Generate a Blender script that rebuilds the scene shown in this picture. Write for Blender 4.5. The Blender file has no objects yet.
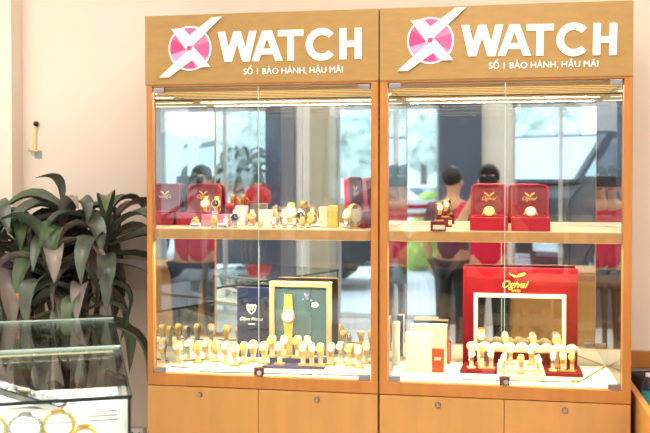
import bpy, bmesh, math, random
from mathutils import Vector, Matrix
from math import sin, cos, pi, radians, atan2
random.seed(7)
S = bpy.context.scene
COL = S.collection

# ------------------------------------------------------------------ camera
YAW, PITCH, FPX, CY = radians(10.1), math.atan(18.75 / 916), 916.0, 197.75   # CY: row of the optical axis (the lens is shifted a little)
CAM = Vector((0, -3.1, 1.55))
FW = Vector((-sin(YAW) * cos(PITCH), cos(YAW) * cos(PITCH), -sin(PITCH)))
RT = Vector((cos(YAW), sin(YAW), 0)); UP = RT.cross(FW)
cd = bpy.data.cameras.new('camera'); cam = bpy.data.objects.new('camera', cd); COL.objects.link(cam)
cd.sensor_width = 36; cd.lens = 36 * FPX / 650; cd.shift_y = -(216.5 - CY) / 650; cd.clip_start = .02; cd.clip_end = 300
cam.matrix_world = Matrix(((RT.x, UP.x, -FW.x, CAM.x), (RT.y, UP.y, -FW.y, CAM.y), (RT.z, UP.z, -FW.z, CAM.z), (0, 0, 0, 1)))
cd.dof.use_dof = True; cd.dof.focus_distance = 3.25; cd.dof.aperture_fstop = 4.0
S.camera = cam

# ------------------------------------------------------------------ world, exposure
W = bpy.data.worlds.new('overcast_sky'); S.world = W; W.use_nodes = True
nt = W.node_tree; bgn = nt.nodes['Background']
tc = nt.nodes.new('ShaderNodeTexCoord'); sp = nt.nodes.new('ShaderNodeSeparateXYZ'); rp = nt.nodes.new('ShaderNodeValToRGB')
nt.links.new(tc.outputs['Generated'], sp.inputs[0]); nt.links.new(sp.outputs['Z'], rp.inputs[0]); nt.links.new(rp.outputs[0], bgn.inputs[0])
rp.color_ramp.elements[0].position = 0.0; rp.color_ramp.elements[0].color = (.92, .97, 1, 1)
rp.color_ramp.elements[1].position = .5; rp.color_ramp.elements[1].color = (.72, .86, 1, 1)
bgn.inputs[1].default_value = 4.2
S.view_settings.view_transform = 'Standard'; S.view_settings.look = 'None'
S.view_settings.exposure = 0.0; S.view_settings.gamma = 1; S.view_settings.use_curve_mapping = False
S.cycles.max_bounces = 14; S.cycles.glossy_bounces = 10; S.cycles.transparent_max_bounces = 24; S.cycles.diffuse_bounces = 4
S.cycles.sample_clamp_indirect = 6.0; S.cycles.caustics_reflective = False; S.cycles.caustics_refractive = False
S.cycles.use_denoising = True
ROOM_LAMP = 23.0      # watts per ceiling lamp
DECK_LED, SHELF_LED = 23.0, 3.2

# ------------------------------------------------------------------ helpers
def PY(px, py, Y):
    d = FW + (px - 325) / FPX * RT - (py - CY) / FPX * UP
    return CAM + d * ((Y - CAM.y) / d.y)
def PZ(px, py, Z):
    d = FW + (px - 325) / FPX * RT - (py - CY) / FPX * UP
    return CAM + d * ((Z - CAM.z) / d.z)
MIR = .39                     # mirror plane of the cabinets
def RX(px, y):                # x of a room point at depth y (behind the camera) whose mirror image shows at column px
    return PY(px, 180, 2 * MIR - y).x

def lin(c):
    return tuple(((v / 255) / 12.92 if v / 255 <= .04045 else ((v / 255 + .055) / 1.055) ** 2.4) for v in c) + (1,)
def mat(name, c, rough=.5, metal=0, var=.06, scale=30, emit=0, stretch=None, spec=.5, bump=0, alpha=1):
    m = bpy.data.materials.new(name); m.use_nodes = True
    n = m.node_tree.nodes; l = m.node_tree.links; b = n['Principled BSDF']
    b.inputs['Roughness'].default_value = rough; b.inputs['Metallic'].default_value = metal
    b.inputs['Specular IOR Level'].default_value = spec
    col = lin(c)
    if var:
        t = n.new('ShaderNodeTexCoord'); mp = n.new('ShaderNodeMapping'); nz = n.new('ShaderNodeTexNoise'); r = n.new('ShaderNodeValToRGB')
        mp.inputs['Scale'].default_value = stretch or (1, 1, 1)
        nz.inputs['Scale'].default_value = scale; nz.inputs['Detail'].default_value = 4
        r.color_ramp.elements[0].position = .3; r.color_ramp.elements[1].position = .7
        r.color_ramp.elements[0].color = tuple(v * (1 - var) for v in col[:3]) + (1,)
        r.color_ramp.elements[1].color = tuple(min(1, v * (1 + var)) for v in col[:3]) + (1,)
        l.new(t.outputs['Object'], mp.inputs[0]); l.new(mp.outputs[0], nz.inputs[0]); l.new(nz.outputs[0], r.inputs[0]); l.new(r.outputs[0], b.inputs['Base Color'])
        if bump:
            bp = n.new('ShaderNodeBump'); bp.inputs['Strength'].default_value = bump; bp.inputs['Distance'].default_value = .002
            l.new(nz.outputs[0], bp.inputs['Height']); l.new(bp.outputs[0], b.inputs['Normal'])
    else:
        b.inputs['Base Color'].default_value = col
    if emit:
        b.inputs['Emission Color'].default_value = col; b.inputs['Emission Strength'].default_value = emit
    return m
def glass_mat(name, tint, refl):
    m = bpy.data.materials.new(name); m.use_nodes = True
    n = m.node_tree.nodes; l = m.node_tree.links
    for x in list(n):
        if x.type == 'BSDF_PRINCIPLED': n.remove(x)
    o = [x for x in n if x.type == 'OUTPUT_MATERIAL'][0]
    t = n.new('ShaderNodeBsdfTransparent'); g = n.new('ShaderNodeBsdfGlossy'); mx = n.new('ShaderNodeMixShader'); lw = n.new('ShaderNodeFresnel')
    mu = n.new('ShaderNodeMath'); mu.operation = 'MULTIPLY'; mu.inputs[1].default_value = refl
    # the same 1.5 index from both sides of a pane (the node inverts it on back faces)
    ge = n.new('ShaderNodeNewGeometry'); mi = n.new('ShaderNodeMath'); mi.operation = 'MULTIPLY_ADD'
    mi.inputs[1].default_value = 1 / 1.5 - 1.5; mi.inputs[2].default_value = 1.5
    l.new(ge.outputs['Backfacing'], mi.inputs[0]); l.new(mi.outputs[0], lw.inputs[0])
    t.inputs[0].default_value = tint + (1,); g.inputs['Roughness'].default_value = .01
    l.new(lw.outputs[0], mu.inputs[0]); l.new(mu.outputs[0], mx.inputs[0]); l.new(t.outputs[0], mx.inputs[1]); l.new(g.outputs[0], mx.inputs[2]); l.new(mx.outputs[0], o.inputs[0])
    return m

M = {}
M['wall'] = mat('cream_wall_paint', (234, 219, 203), .8, var=.015, scale=6)
M['wallfar'] = mat('pale_shop_wall', (222, 214, 205), .8, var=.02, scale=5)
M['floor'] = mat('pale_floor_tile', (232, 230, 226), .25, var=.03, scale=3)
M['ceil'] = mat('white_ceiling', (240, 238, 234), .9, var=.01)
M['wood'] = mat('honey_wood', (180, 116, 50), .42, var=.13, scale=22, stretch=(1.2, 1.2, .12))
M['woodh'] = mat('tan_wood', (163, 127, 68), .45, var=.07, scale=40, stretch=(.4, .4, 1.5))
M['woodd'] = mat('door_wood', (188, 136, 72), .42, var=.08, scale=18, stretch=(1, 1, .2))
M['edge'] = mat('pale_wood_edge', (216, 160, 92), .45, var=.1, scale=30)
M['slat'] = mat('slat_wood', (226, 178, 112), .5, var=.1, scale=30, stretch=(.2, 1, 1))
M['cream'] = mat('cream_deck', (246, 236, 208), .6, var=.02)
M['creamfab'] = mat('cream_fabric', (252, 238, 200), .75, var=.03, scale=200)
M['shelf'] = mat('cream_shelf_top', (238, 218, 178), .55, var=.03)
M['mirror'] = mat('silvered_mirror', (228, 232, 236), 0, 1, var=0)
M['glass'] = glass_mat('door_glass', (.955, .97, .965), 1.7)
M['sglass'] = glass_mat('storefront_glass', (.96, .97, .97), .8)
M['cglass'] = glass_mat('counter_glass', (.90, .94, .925), 1.3)
M['gedge'] = mat('green_glass_edge', (178, 200, 190), .15, var=.05)
M['gedgedk'] = mat('dark_green_glass_edge', (34, 50, 50), .2, var=.05)
M['chrome'] = mat('brushed_chrome', (200, 200, 205), .25, 1, var=0)
M['steel'] = mat('grey_steel', (150, 145, 148), .35, .9, var=0)
M['bronze'] = mat('brown_lock_body', (110, 72, 52), .4, .6, var=.05)
M['white'] = mat('white_letters', (255, 253, 250), .5, var=0)
M['whitep'] = mat('white_card', (248, 245, 240), .6, var=.02)
M['black'] = mat('black_plastic', (22, 20, 22), .4, var=.1)
M['gold'] = mat('polished_gold', (250, 206, 104), .38, .6, var=.05, scale=200)
M['goldo'] = mat('orange_gold', (226, 150, 40), .3, .85, var=.05, scale=200)
M['silver'] = mat('watch_steel', (214, 212, 208), .25, .95, var=.05, scale=200)
M['rose'] = mat('rose_gold', (222, 176, 140), .28, .9, var=.05, scale=200)
M['dialw'] = mat('white_dial', (252, 246, 232), .4, var=.02)
M['dialk'] = mat('black_dial', (40, 38, 44), .3, var=.1)
M['dialg'] = mat('gold_dial', (240, 205, 120), .35, .4, var=.05)
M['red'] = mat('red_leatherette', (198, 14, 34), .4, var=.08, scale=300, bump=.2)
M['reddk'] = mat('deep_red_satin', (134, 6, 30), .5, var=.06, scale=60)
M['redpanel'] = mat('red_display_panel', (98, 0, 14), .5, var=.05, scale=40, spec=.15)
M['maroon'] = mat('maroon_leatherette', (128, 12, 34), .45, var=.08, scale=200)
M['pink'] = mat('pink_cushion', (232, 148, 170), .5, var=.08, scale=60)
M['navy'] = mat('navy_panel', (16, 24, 62), .35, var=.08, scale=30)
M['navyfab'] = mat('navy_velvet', (40, 36, 84), .7, var=.1, scale=200)
M['teal'] = mat('dark_teal_backing', (70, 98, 112), .08, var=.25, scale=9)  # base colour lightened to carry the reflection of the room
M['lilac'] = mat('lilac_reflection', (150, 142, 200), .5, var=.2, scale=90)
M['frame'] = mat('pale_oak_frame', (206, 166, 124), .45, var=.08, scale=40)
M['ivory'] = mat('ivory_frame', (250, 238, 190), .5, var=.02)
M['yellow'] = mat('yellow_card', (244, 214, 110), .5, var=.05)
M['orange'] = mat('orange_red_card', (222, 72, 28), .5, var=.08)
M['ledceil'] = mat('golden_light_strip', (255, 220, 140), .5, var=0, emit=1.0)
M['led'] = mat('warm_led_strip', (255, 226, 160), .5, var=0, emit=2.2)
M['lamp'] = mat('lamp_diffuser', (255, 246, 236), .5, var=0, emit=6.0)
M['leaf'] = mat('dusty_dark_leaf', (84, 92, 78), .38, var=.35, scale=14)
M['leafb'] = mat('fresh_green_leaf', (74, 92, 60), .38, var=.3, scale=14)
M['leafm'] = mat('mauve_grey_leaf', (134, 122, 114), .36, var=.2, scale=16)
M['leaftip'] = mat('brown_leaf_tip', (196, 122, 62), .6, var=.1)
M['stem'] = mat('cane_stem', (92, 74, 54), .8, var=.2, scale=40)
M['soil'] = mat('potting_soil', (46, 34, 26), .95, var=.3, scale=60)
M['pot'] = mat('dark_glazed_pot', (52, 56, 52), .35, var=.1)
M['skin'] = mat('skin', (206, 156, 124), .55, var=.04)
M['hair'] = mat('black_hair', (20, 17, 18), .5, var=.2, scale=120)
M['shirtr'] = mat('crimson_shirt', (205, 18, 62), .8, var=.06, scale=20)
M['shirtp'] = mat('dusty_pink_shirt', (96, 52, 72), .8, var=.06, scale=20)  # pink darkened in the colour for a backlit silhouette
M['trouser'] = mat('dark_trousers', (34, 34, 44), .8, var=.1, scale=30)
M['coldk'] = mat('slate_blue_column', (70, 80, 100), .6, var=.08, scale=4)
M['colol'] = mat('olive_grey_column', (168, 163, 142), .5, var=.04, scale=4)
M['colpale'] = mat('pale_grey_column', (206, 204, 196), .6, var=.03, scale=4)
M['alu'] = mat('aluminium_frame', (196, 196, 198), .4, .5, var=.03)
M['pave'] = mat('pale_pavement', (226, 226, 224), .85, var=.04, scale=1.5)
M['carD'] = mat('dark_car_paint', (38, 44, 56), .38, .1, var=.03)
M['carW'] = mat('white_car_paint', (236, 238, 240), .2, var=.02)
M['carK'] = mat('black_van_paint', (16, 17, 20), .5, .0, var=.05)
M['carR'] = mat('red_car_paint', (190, 24, 48), .2, .1, var=.03)
M['tyre'] = mat('tyre_rubber', (24, 24, 26), .85, var=.1)
M['carglass'] = mat('car_glass', (190, 200, 208), .05, .75, var=0)
M['lampglass'] = mat('headlight', (235, 240, 245), .1, .3, var=0)
M['treeleaf'] = mat('hazy_green_foliage', (194, 208, 200), .8, var=.3, scale=2.5)  # green paled in the colour itself for overexposure and reflection
M['hill'] = mat('hazy_far_hill', (206, 224, 224), .95, var=.08, scale=.15)  # distance haze put into the hill's colour
M['shrub'] = mat('yellow_green_shrub', (170, 196, 92), .7, var=.3, scale=6)
M['trunk'] = mat('tree_bark', (110, 96, 84), .9, var=.2)
M['bldg'] = mat('pale_building', (216, 224, 230), .8, var=.03, scale=.6)
M['counterwood'] = mat('brown_counter_wood', (176, 122, 66), .45, var=.12, scale=14, stretch=(.2, 1, 1))
M['clearp'] = glass_mat('clear_plastic', (.82, .88, .92), 1.6)
M['tealp'] = mat('teal_label', (60, 160, 170), .5, var=.05)
M['bluep'] = mat('blue_cap', (38, 70, 150), .4, var=.05)
M['cloth'] = mat('dark_cloth', (40, 36, 42), .9, var=.2)

class MB:
    def __init__(s): s.bm = bmesh.new()
    def _m(s, vs, m):
        if m is not None:
            for v in vs: v.co = m @ v.co
    def box(s, x0, x1, y0, y1, z0, z1, bev=0, m=None):
        r = bmesh.ops.create_cube(s.bm, size=1)['verts']
        for v in r: v.co = Vector((x0 + (v.co.x + .5) * (x1 - x0), y0 + (v.co.y + .5) * (y1 - y0), z0 + (v.co.z + .5) * (z1 - z0)))
        if bev:
            es = list({e for v in r for e in v.link_edges})
            q = bmesh.ops.bevel(s.bm, geom=es, offset=bev, segments=2, profile=.5, affect='EDGES')
            r = list({v for f in q['faces'] for v in f.verts} | {v for v in r if v.is_valid})
            # all verts of this island
            seen = set(r); st = list(r)
            while st:
                v = st.pop()
                for e in v.link_edges:
                    o = e.other_vert(v)
                    if o not in seen: seen.add(o); st.append(o)
            r = list(seen)
        s._m(r, m); return s
    def cyl(s, p, q, r0, r1=None, n=20, m=None):
        p, q = Vector(p), Vector(q); d = q - p
        r = bmesh.ops.create_cone(s.bm, cap_ends=True, segments=n, radius1=r0, radius2=r0 if r1 is None else r1, depth=d.length)['verts']
        k = Matrix.Translation((p + q) / 2) @ d.to_track_quat('Z', 'Y').to_matrix().to_4x4()
        for v in r: v.co = k @ v.co
        s._m(r, m); return s
    def ball(s, c, rad, sub=2, m=None):
        r = bmesh.ops.create_icosphere(s.bm, subdivisions=sub, radius=1)['verts']
        rad = Vector((rad,) * 3) if isinstance(rad, (int, float)) else Vector(rad)
        for v in r: v.co = Vector(c) + Vector((v.co.x * rad.x, v.co.y * rad.y, v.co.z * rad.z))
        s._m(r, m); return s
    def lathe(s, prof, c=(0, 0, 0), n=24, m=None):
        rings = []; new = []
        for (r, z) in prof:
            ring = [s.bm.verts.new((c[0] + r * cos(2 * pi * i / n), c[1] + r * sin(2 * pi * i / n), c[2] + z)) for i in range(n)]
            rings.append(ring); new += ring
        for a, b in zip(rings, rings[1:]):
            for i in range(n): s.bm.faces.new((a[i], a[(i + 1) % n], b[(i + 1) % n], b[i]))
        s.bm.faces.new(rings[0][::-1]); s.bm.faces.new(rings[-1]); s._m(new, m); return s
    def prism(s, pts, f0, f1):      # pts 2-D, f0/f1 map (u,v) to the two ends
        a = [s.bm.verts.new(f0(u, v)) for u, v in pts]; b = [s.bm.verts.new(f1(u, v)) for u, v in pts]
        s.bm.faces.new(a); s.bm.faces.new(b[::-1]); n = len(pts)
        for i in range(n): s.bm.faces.new((a[i], b[i], b[(i + 1) % n], a[(i + 1) % n]))
        return s
    def xz(s, pts, y0, y1, ox=0, oz=0):
        return s.prism(pts, lambda u, v: (ox + u, y0, oz + v), lambda u, v: (ox + u, y1, oz + v))
    def tube(s, pts, r, n=8, closed=False, flat=None):   # flat = (half width along x, half thickness)
        pts = [Vector(p) for p in pts]; N = len(pts); rings = []
        for i, p in enumerate(pts):
            a = pts[(i - 1) % N] if closed or i else p; b = pts[(i + 1) % N] if closed or i < N - 1 else p
            t = (b - a).normalized()
            u = Vector((1, 0, 0)) if flat else (t.orthogonal().normalized() if abs(t.z) > .99 else t.cross(Vector((0, 0, 1))).normalized())
            v = t.cross(u).normalized()
            ru, rv = flat if flat else (r, r)
            rings.append([s.bm.verts.new(p + u * ru * cos(2 * pi * k / n) + v * rv * sin(2 * pi * k / n)) for k in range(n)])
        for i in range(N if closed else N - 1):
            a, b = rings[i], rings[(i + 1) % N]
            for k in range(n): s.bm.faces.new((a[k], a[(k + 1) % n], b[(k + 1) % n], b[k]))
        if not closed: s.bm.faces.new(rings[0][::-1]); s.bm.faces.new(rings[-1])
        return s
    def xf(s, m):
        for v in s.bm.verts: v.co = m @ v.co
        return s
    def build(s, name, m, parent=None, smooth=False):
        bmesh.ops.recalc_face_normals(s.bm, faces=s.bm.faces)
        me = bpy.data.meshes.new(name); s.bm.to_mesh(me); s.bm.free()
        for k in (m if isinstance(m, (list, tuple)) else [m]): me.materials.append(k)
        if smooth:
            for p in me.polygons: p.use_smooth = True
            try: me.set_sharp_from_angle(angle=radians(40))
            except Exception: pass
        o = bpy.data.objects.new(name, me); COL.objects.link(o)
        if parent: o.parent = parent
        return o
def thing(name, label, cat, loc=(0, 0, 0), rz=0, group=None, scale=None):
    o = bpy.data.objects.new(name, None); COL.objects.link(o); o.empty_display_size = .05
    o.location = loc; o.rotation_euler = (0, 0, rz)
    if scale: o.scale = (scale,) * 3
    return tag(o, label, cat, group)
def tag(o, label, cat, group=None, kind=None):
    o['label'] = label; o['category'] = cat
    if group: o['group'] = group
    if kind: o['kind'] = kind
    return o
def struct(o): o['kind'] = 'structure'; return o
def copy_tree(o, parent=None):
    c = o.copy(); COL.objects.link(c)
    if parent: c.parent = parent
    for ch in list(o.children): copy_tree(ch, c)
    return c
def text_mesh(name, body, width, m, parent, x, y, z, offset=0, height=None, extrude=.0015, shear=0, spacing=1.0, yrot=None):
    cu = bpy.data.curves.new(name, 'FONT'); cu.body = body; cu.size = 1; cu.offset = offset; cu.shear = shear; cu.space_character = spacing
    cu.fill_mode = 'BOTH'; cu.extrude = .01
    t = bpy.data.objects.new(name, cu); COL.objects.link(t)
    dg = bpy.context.evaluated_depsgraph_get(); dg.update()
    me = bpy.data.meshes.new_from_object(t.evaluated_get(dg)); bpy.data.objects.remove(t); bpy.data.curves.remove(cu)
    xs = [v.co.x for v in me.vertices]; ys = [v.co.y for v in me.vertices]
    x0, w = min(xs), max(xs) - min(xs); sx = width / w
    sz = sx if height is None else height / (max(ys) - min(ys))
    for v in me.vertices:
        v.co = Vector((x + (v.co.x - x0) * sx, y - (v.co.z + .01) / .02 * extrude, z + v.co.y * sz))
    me.materials.append(m); o = bpy.data.objects.new(name, me); COL.objects.link(o)
    if parent: o.parent = parent
    return o
def area(name, parent, loc, sx, sy, watts, color, rot=(0, 0, 0)):
    l = bpy.data.lights.new(name, 'AREA'); l.shape = 'RECTANGLE'; l.size = sx; l.size_y = sy; l.energy = watts; l.color = color
    o = bpy.data.objects.new(name, l); COL.objects.link(o); o.location = loc; o.rotation_euler = rot
    if parent: o.parent = parent
    return o

# ------------------------------------------------------------------ room shell
YB, YS = .45, -6.2            # wall behind the cabinets, storefront
XL, XR, ZC = -3.5, 3.5, 3.0
def S_box(name, m, *a): return struct(MB().box(*a).build(name, m))
S_box('floor', M['floor'], XL, XR, YS - .1, YB + .1, -.1, 0)
S_box('ceiling', M['ceil'], XL, XR, YS - .1, YB + .1, ZC, ZC + .1)
S_box('wall_back', M['wall'], -1.914, XR, YB, YB + .15, 0, ZC)
S_box('wall_pilaster', M['wall'], XL, -1.914, .36, YB + .15, 0, ZC)
S_box('wall_left', M['wallfar'], XL - .15, XL, YS - .1, YB + .15, 0, ZC)
S_box('wall_right', M['wallfar'], XR, XR + .15, YS - .1, YB + .15, 0, ZC)
# storefront, laid out left to right as it stands (mirror shows it in the cabinets)
ZH = 2.36
def fx(px): return RX(px, YS)
fr = MB().box(XL, XR, YS - .12, YS + .05, ZH, ZC).build('wall_front', M['coldk']); struct(fr)
cols = [('trim_1', fx(270), fx(298), M['coldk'], .22), ('trim_2', fx(298), fx(312), M['whitep'], .10), ('trim_3', fx(312.5), fx(337), M['colol'], .16),
        ('trim_4', fx(440), fx(482), M['coldk'], .25), ('trim_5', fx(482), fx(512), M['colpale'], .14), ('trim_6', fx(611), fx(640), M['colpale'], .2),
        ('trim_7', 2.45, 2.75, M['colpale'], .2)]
for n, a, b, m, d in cols: struct(MB().box(a, b, YS - .12, YS + d, 0, ZH).build(n, m))
wins = [(XL, fx(270)), (fx(337), fx(440)), (fx(512), fx(611)), (fx(640), 2.45), (2.75, XR)]
for i, (a, b) in enumerate(wins):
    w = MB().box(a, b, YS - .05, YS - .042, .06, ZH - .03).build('window_%d' % (i + 1), M['sglass']); struct(w)
    f = MB().box(a, a + .035, YS - .08, YS - .01, 0, ZH).box(b - .035, b, YS - .08, YS - .01, 0, ZH).box(a, b, YS - .08, YS - .01, 0, .05).box(a, b, YS - .08, YS - .01, ZH - .04, ZH)
    if b - a > 1: f.box((a + b) / 2 - .02, (a + b) / 2 + .02, YS - .08, YS - .01, .05, ZH - .04)
    f.build('window_frame', M['alu'], w)
# ground and far hill outside
S_box('ground', M['pave'], -30, 30, -60, YS - .12, -.14, -.02)
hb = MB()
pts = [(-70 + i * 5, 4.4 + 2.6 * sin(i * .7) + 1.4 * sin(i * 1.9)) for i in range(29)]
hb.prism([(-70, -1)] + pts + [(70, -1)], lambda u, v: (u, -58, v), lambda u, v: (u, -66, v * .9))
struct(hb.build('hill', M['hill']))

# ceiling lamps
k = 0
for ly in (-.95, -2.9, -4.9):
    for lx, side in ((-2.2, 'over the left counter side'), (0, 'over the middle aisle'), (2.2, 'over the right counter side')):
        t = thing('ceiling_lamp', 'white rectangular ceiling lamp %s, %s' % (side, {-.95: 'row nearest the cabinets', -2.9: 'middle row', -4.9: 'row nearest the shop window'}[ly]), 'ceiling lamp', (lx, ly, ZC), group='white ceiling lamps')
        MB().box(-.62, .62, -.17, .17, -.05, 0, .008).build('housing', M['alu'], t)
        MB().box(-.58, .58, -.14, .14, -.058, -.0505).build('diffuser', M['lamp'], t)
        area('lamp_light', t, (0, 0, -.062), 1.14, .26, ROOM_LAMP * (.3 if lx > 1 and ly > -1 else 1), (1, .93, .86))

# ------------------------------------------------------------------ display cabinets
ZR0, ZR, ZS0, ZS, ZT, ZH0, ZH1 = .816, .858, 1.338, 1.374, 1.877, 1.883, 2.127
def emblem(head, cx, cz):
    k = 1.17 / (7.07 * 282)
    R = .078
    def arc(r, a0, a1, n=16): return [(r * cos(a0 + (a1 - a0) * i / n), r * sin(a0 + (a1 - a0) * i / n)) for i in range(n + 1)]
    MB().xz(arc(R, 0, 2 * pi - .001, 48), -.0075, -.0045, cx, cz).build('emblem_rim', M['white'], head)
    sh = [(238, 120, 160), (228, 88, 140), (240, 96, 142), (232, 60, 118), (246, 150, 190), (226, 70, 128), (244, 130, 172), (236, 84, 136)]
    for i in range(8):
        m = M.get('pk%d' % i) or M.setdefault('pk%d' % i, mat('pink_sector_%d' % i, sh[i], .35, var=.05, scale=20))
        MB().xz([(0, 0)] + arc(R * .925, i * pi / 4 + .3, (i + 1) * pi / 4 + .3, 8), -.009, -.007, cx, cz).build('emblem_sector', m, head)
    def cv(p): return [((x - 188) * k, (237 - y) * k) for x, y in p]
    c = MB()
    for q in ([(75, 120), (150, 118), (192, 165), (205, 222), (165, 245)], [(188, 160), (330, 58), (390, 55), (205, 225), (182, 190)],
              [(0, 408), (60, 408), (215, 300), (213, 230), (150, 275)], [(190, 245), (213, 230), (318, 352), (250, 352), (195, 300)]):
        c.xz(cv(q), -.0125 - .00006 * len(c.bm.faces), -.0092, cx, cz)
    c.build('emblem_cross', M['white'], head)
    MB().cyl((cx, -.0155, cz), (cx, -.012, cz), .0085, n=20).build('emblem_dot', M['pk3'], head)
def big_letters(head, x0, z0, k):
    """WATCH in heavy geometric capitals; k = metres per unit (unit = one pixel-wide step of the drawn alphabet)."""
    H = 29.5; st = 6.6
    b = MB(); yy = [-.0085]
    def Y():
        yy[0] -= .00004; return yy[0]
    def slant(xb, xt, w):     # slanted stroke with level ends
        b.xz([(x * k, y * k) for x, y in ((xb - w / 2, 0), (xb + w / 2, 0), (xt + w / 2, H), (xt - w / 2, H))], Y(), -.0045, x0, z0)
    w = 7.2
    slant(10.5, 3.6, w); slant(10.5, 19.5, w); slant(28.5, 19.5, w); slant(28.5, 35.4, w)
    slant(37.8, 48.5, w); slant(61.5, 50.5, w); b.xz([(x * k, y * k) for x, y in ((42, 6.5), (57, 6.5), (55, 12), (44, 12))], Y(), -.0045, x0, z0)
    b.xz([(x * k, y * k) for x, y in ((60.5, H - 6), (85.5, H - 6), (85.5, H), (60.5, H))], Y(), -.0045, x0, z0)
    b.xz([(x * k, y * k) for x, y in ((69.7, 0), (76.3, 0), (76.3, H - 5), (69.7, H - 5))], Y(), -.0045, x0, z0)
    cx, cy, ro, ri = 103.6, H / 2, 15.6, 9.0
    n = 30; a0, a1 = radians(42), radians(318)
    for i in range(n):
        t0 = a0 + (a1 - a0) * i / n; t1 = a0 + (a1 - a0) * (i + 1) / n
        b.xz([((cx + r * cos(t)) * k, (cy + r * sin(t)) * k) for r, t in ((ri, t0), (ro, t0), (ro, t1), (ri, t1))], Y(), -.0045, x0, z0)
    for xx in (121.0, 135.6): b.xz([(x * k, y * k) for x, y in ((xx, 0), (xx + st, 0), (xx + st, H), (xx, H))], Y(), -.0045, x0, z0)
    b.xz([(x * k, y * k) for x, y in ((122, 11.5), (140, 11.5), (140, 17.3), (122, 17.3))], Y(), -.0045, x0, z0)
    return b.build('lettering', M['white'], head)

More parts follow.
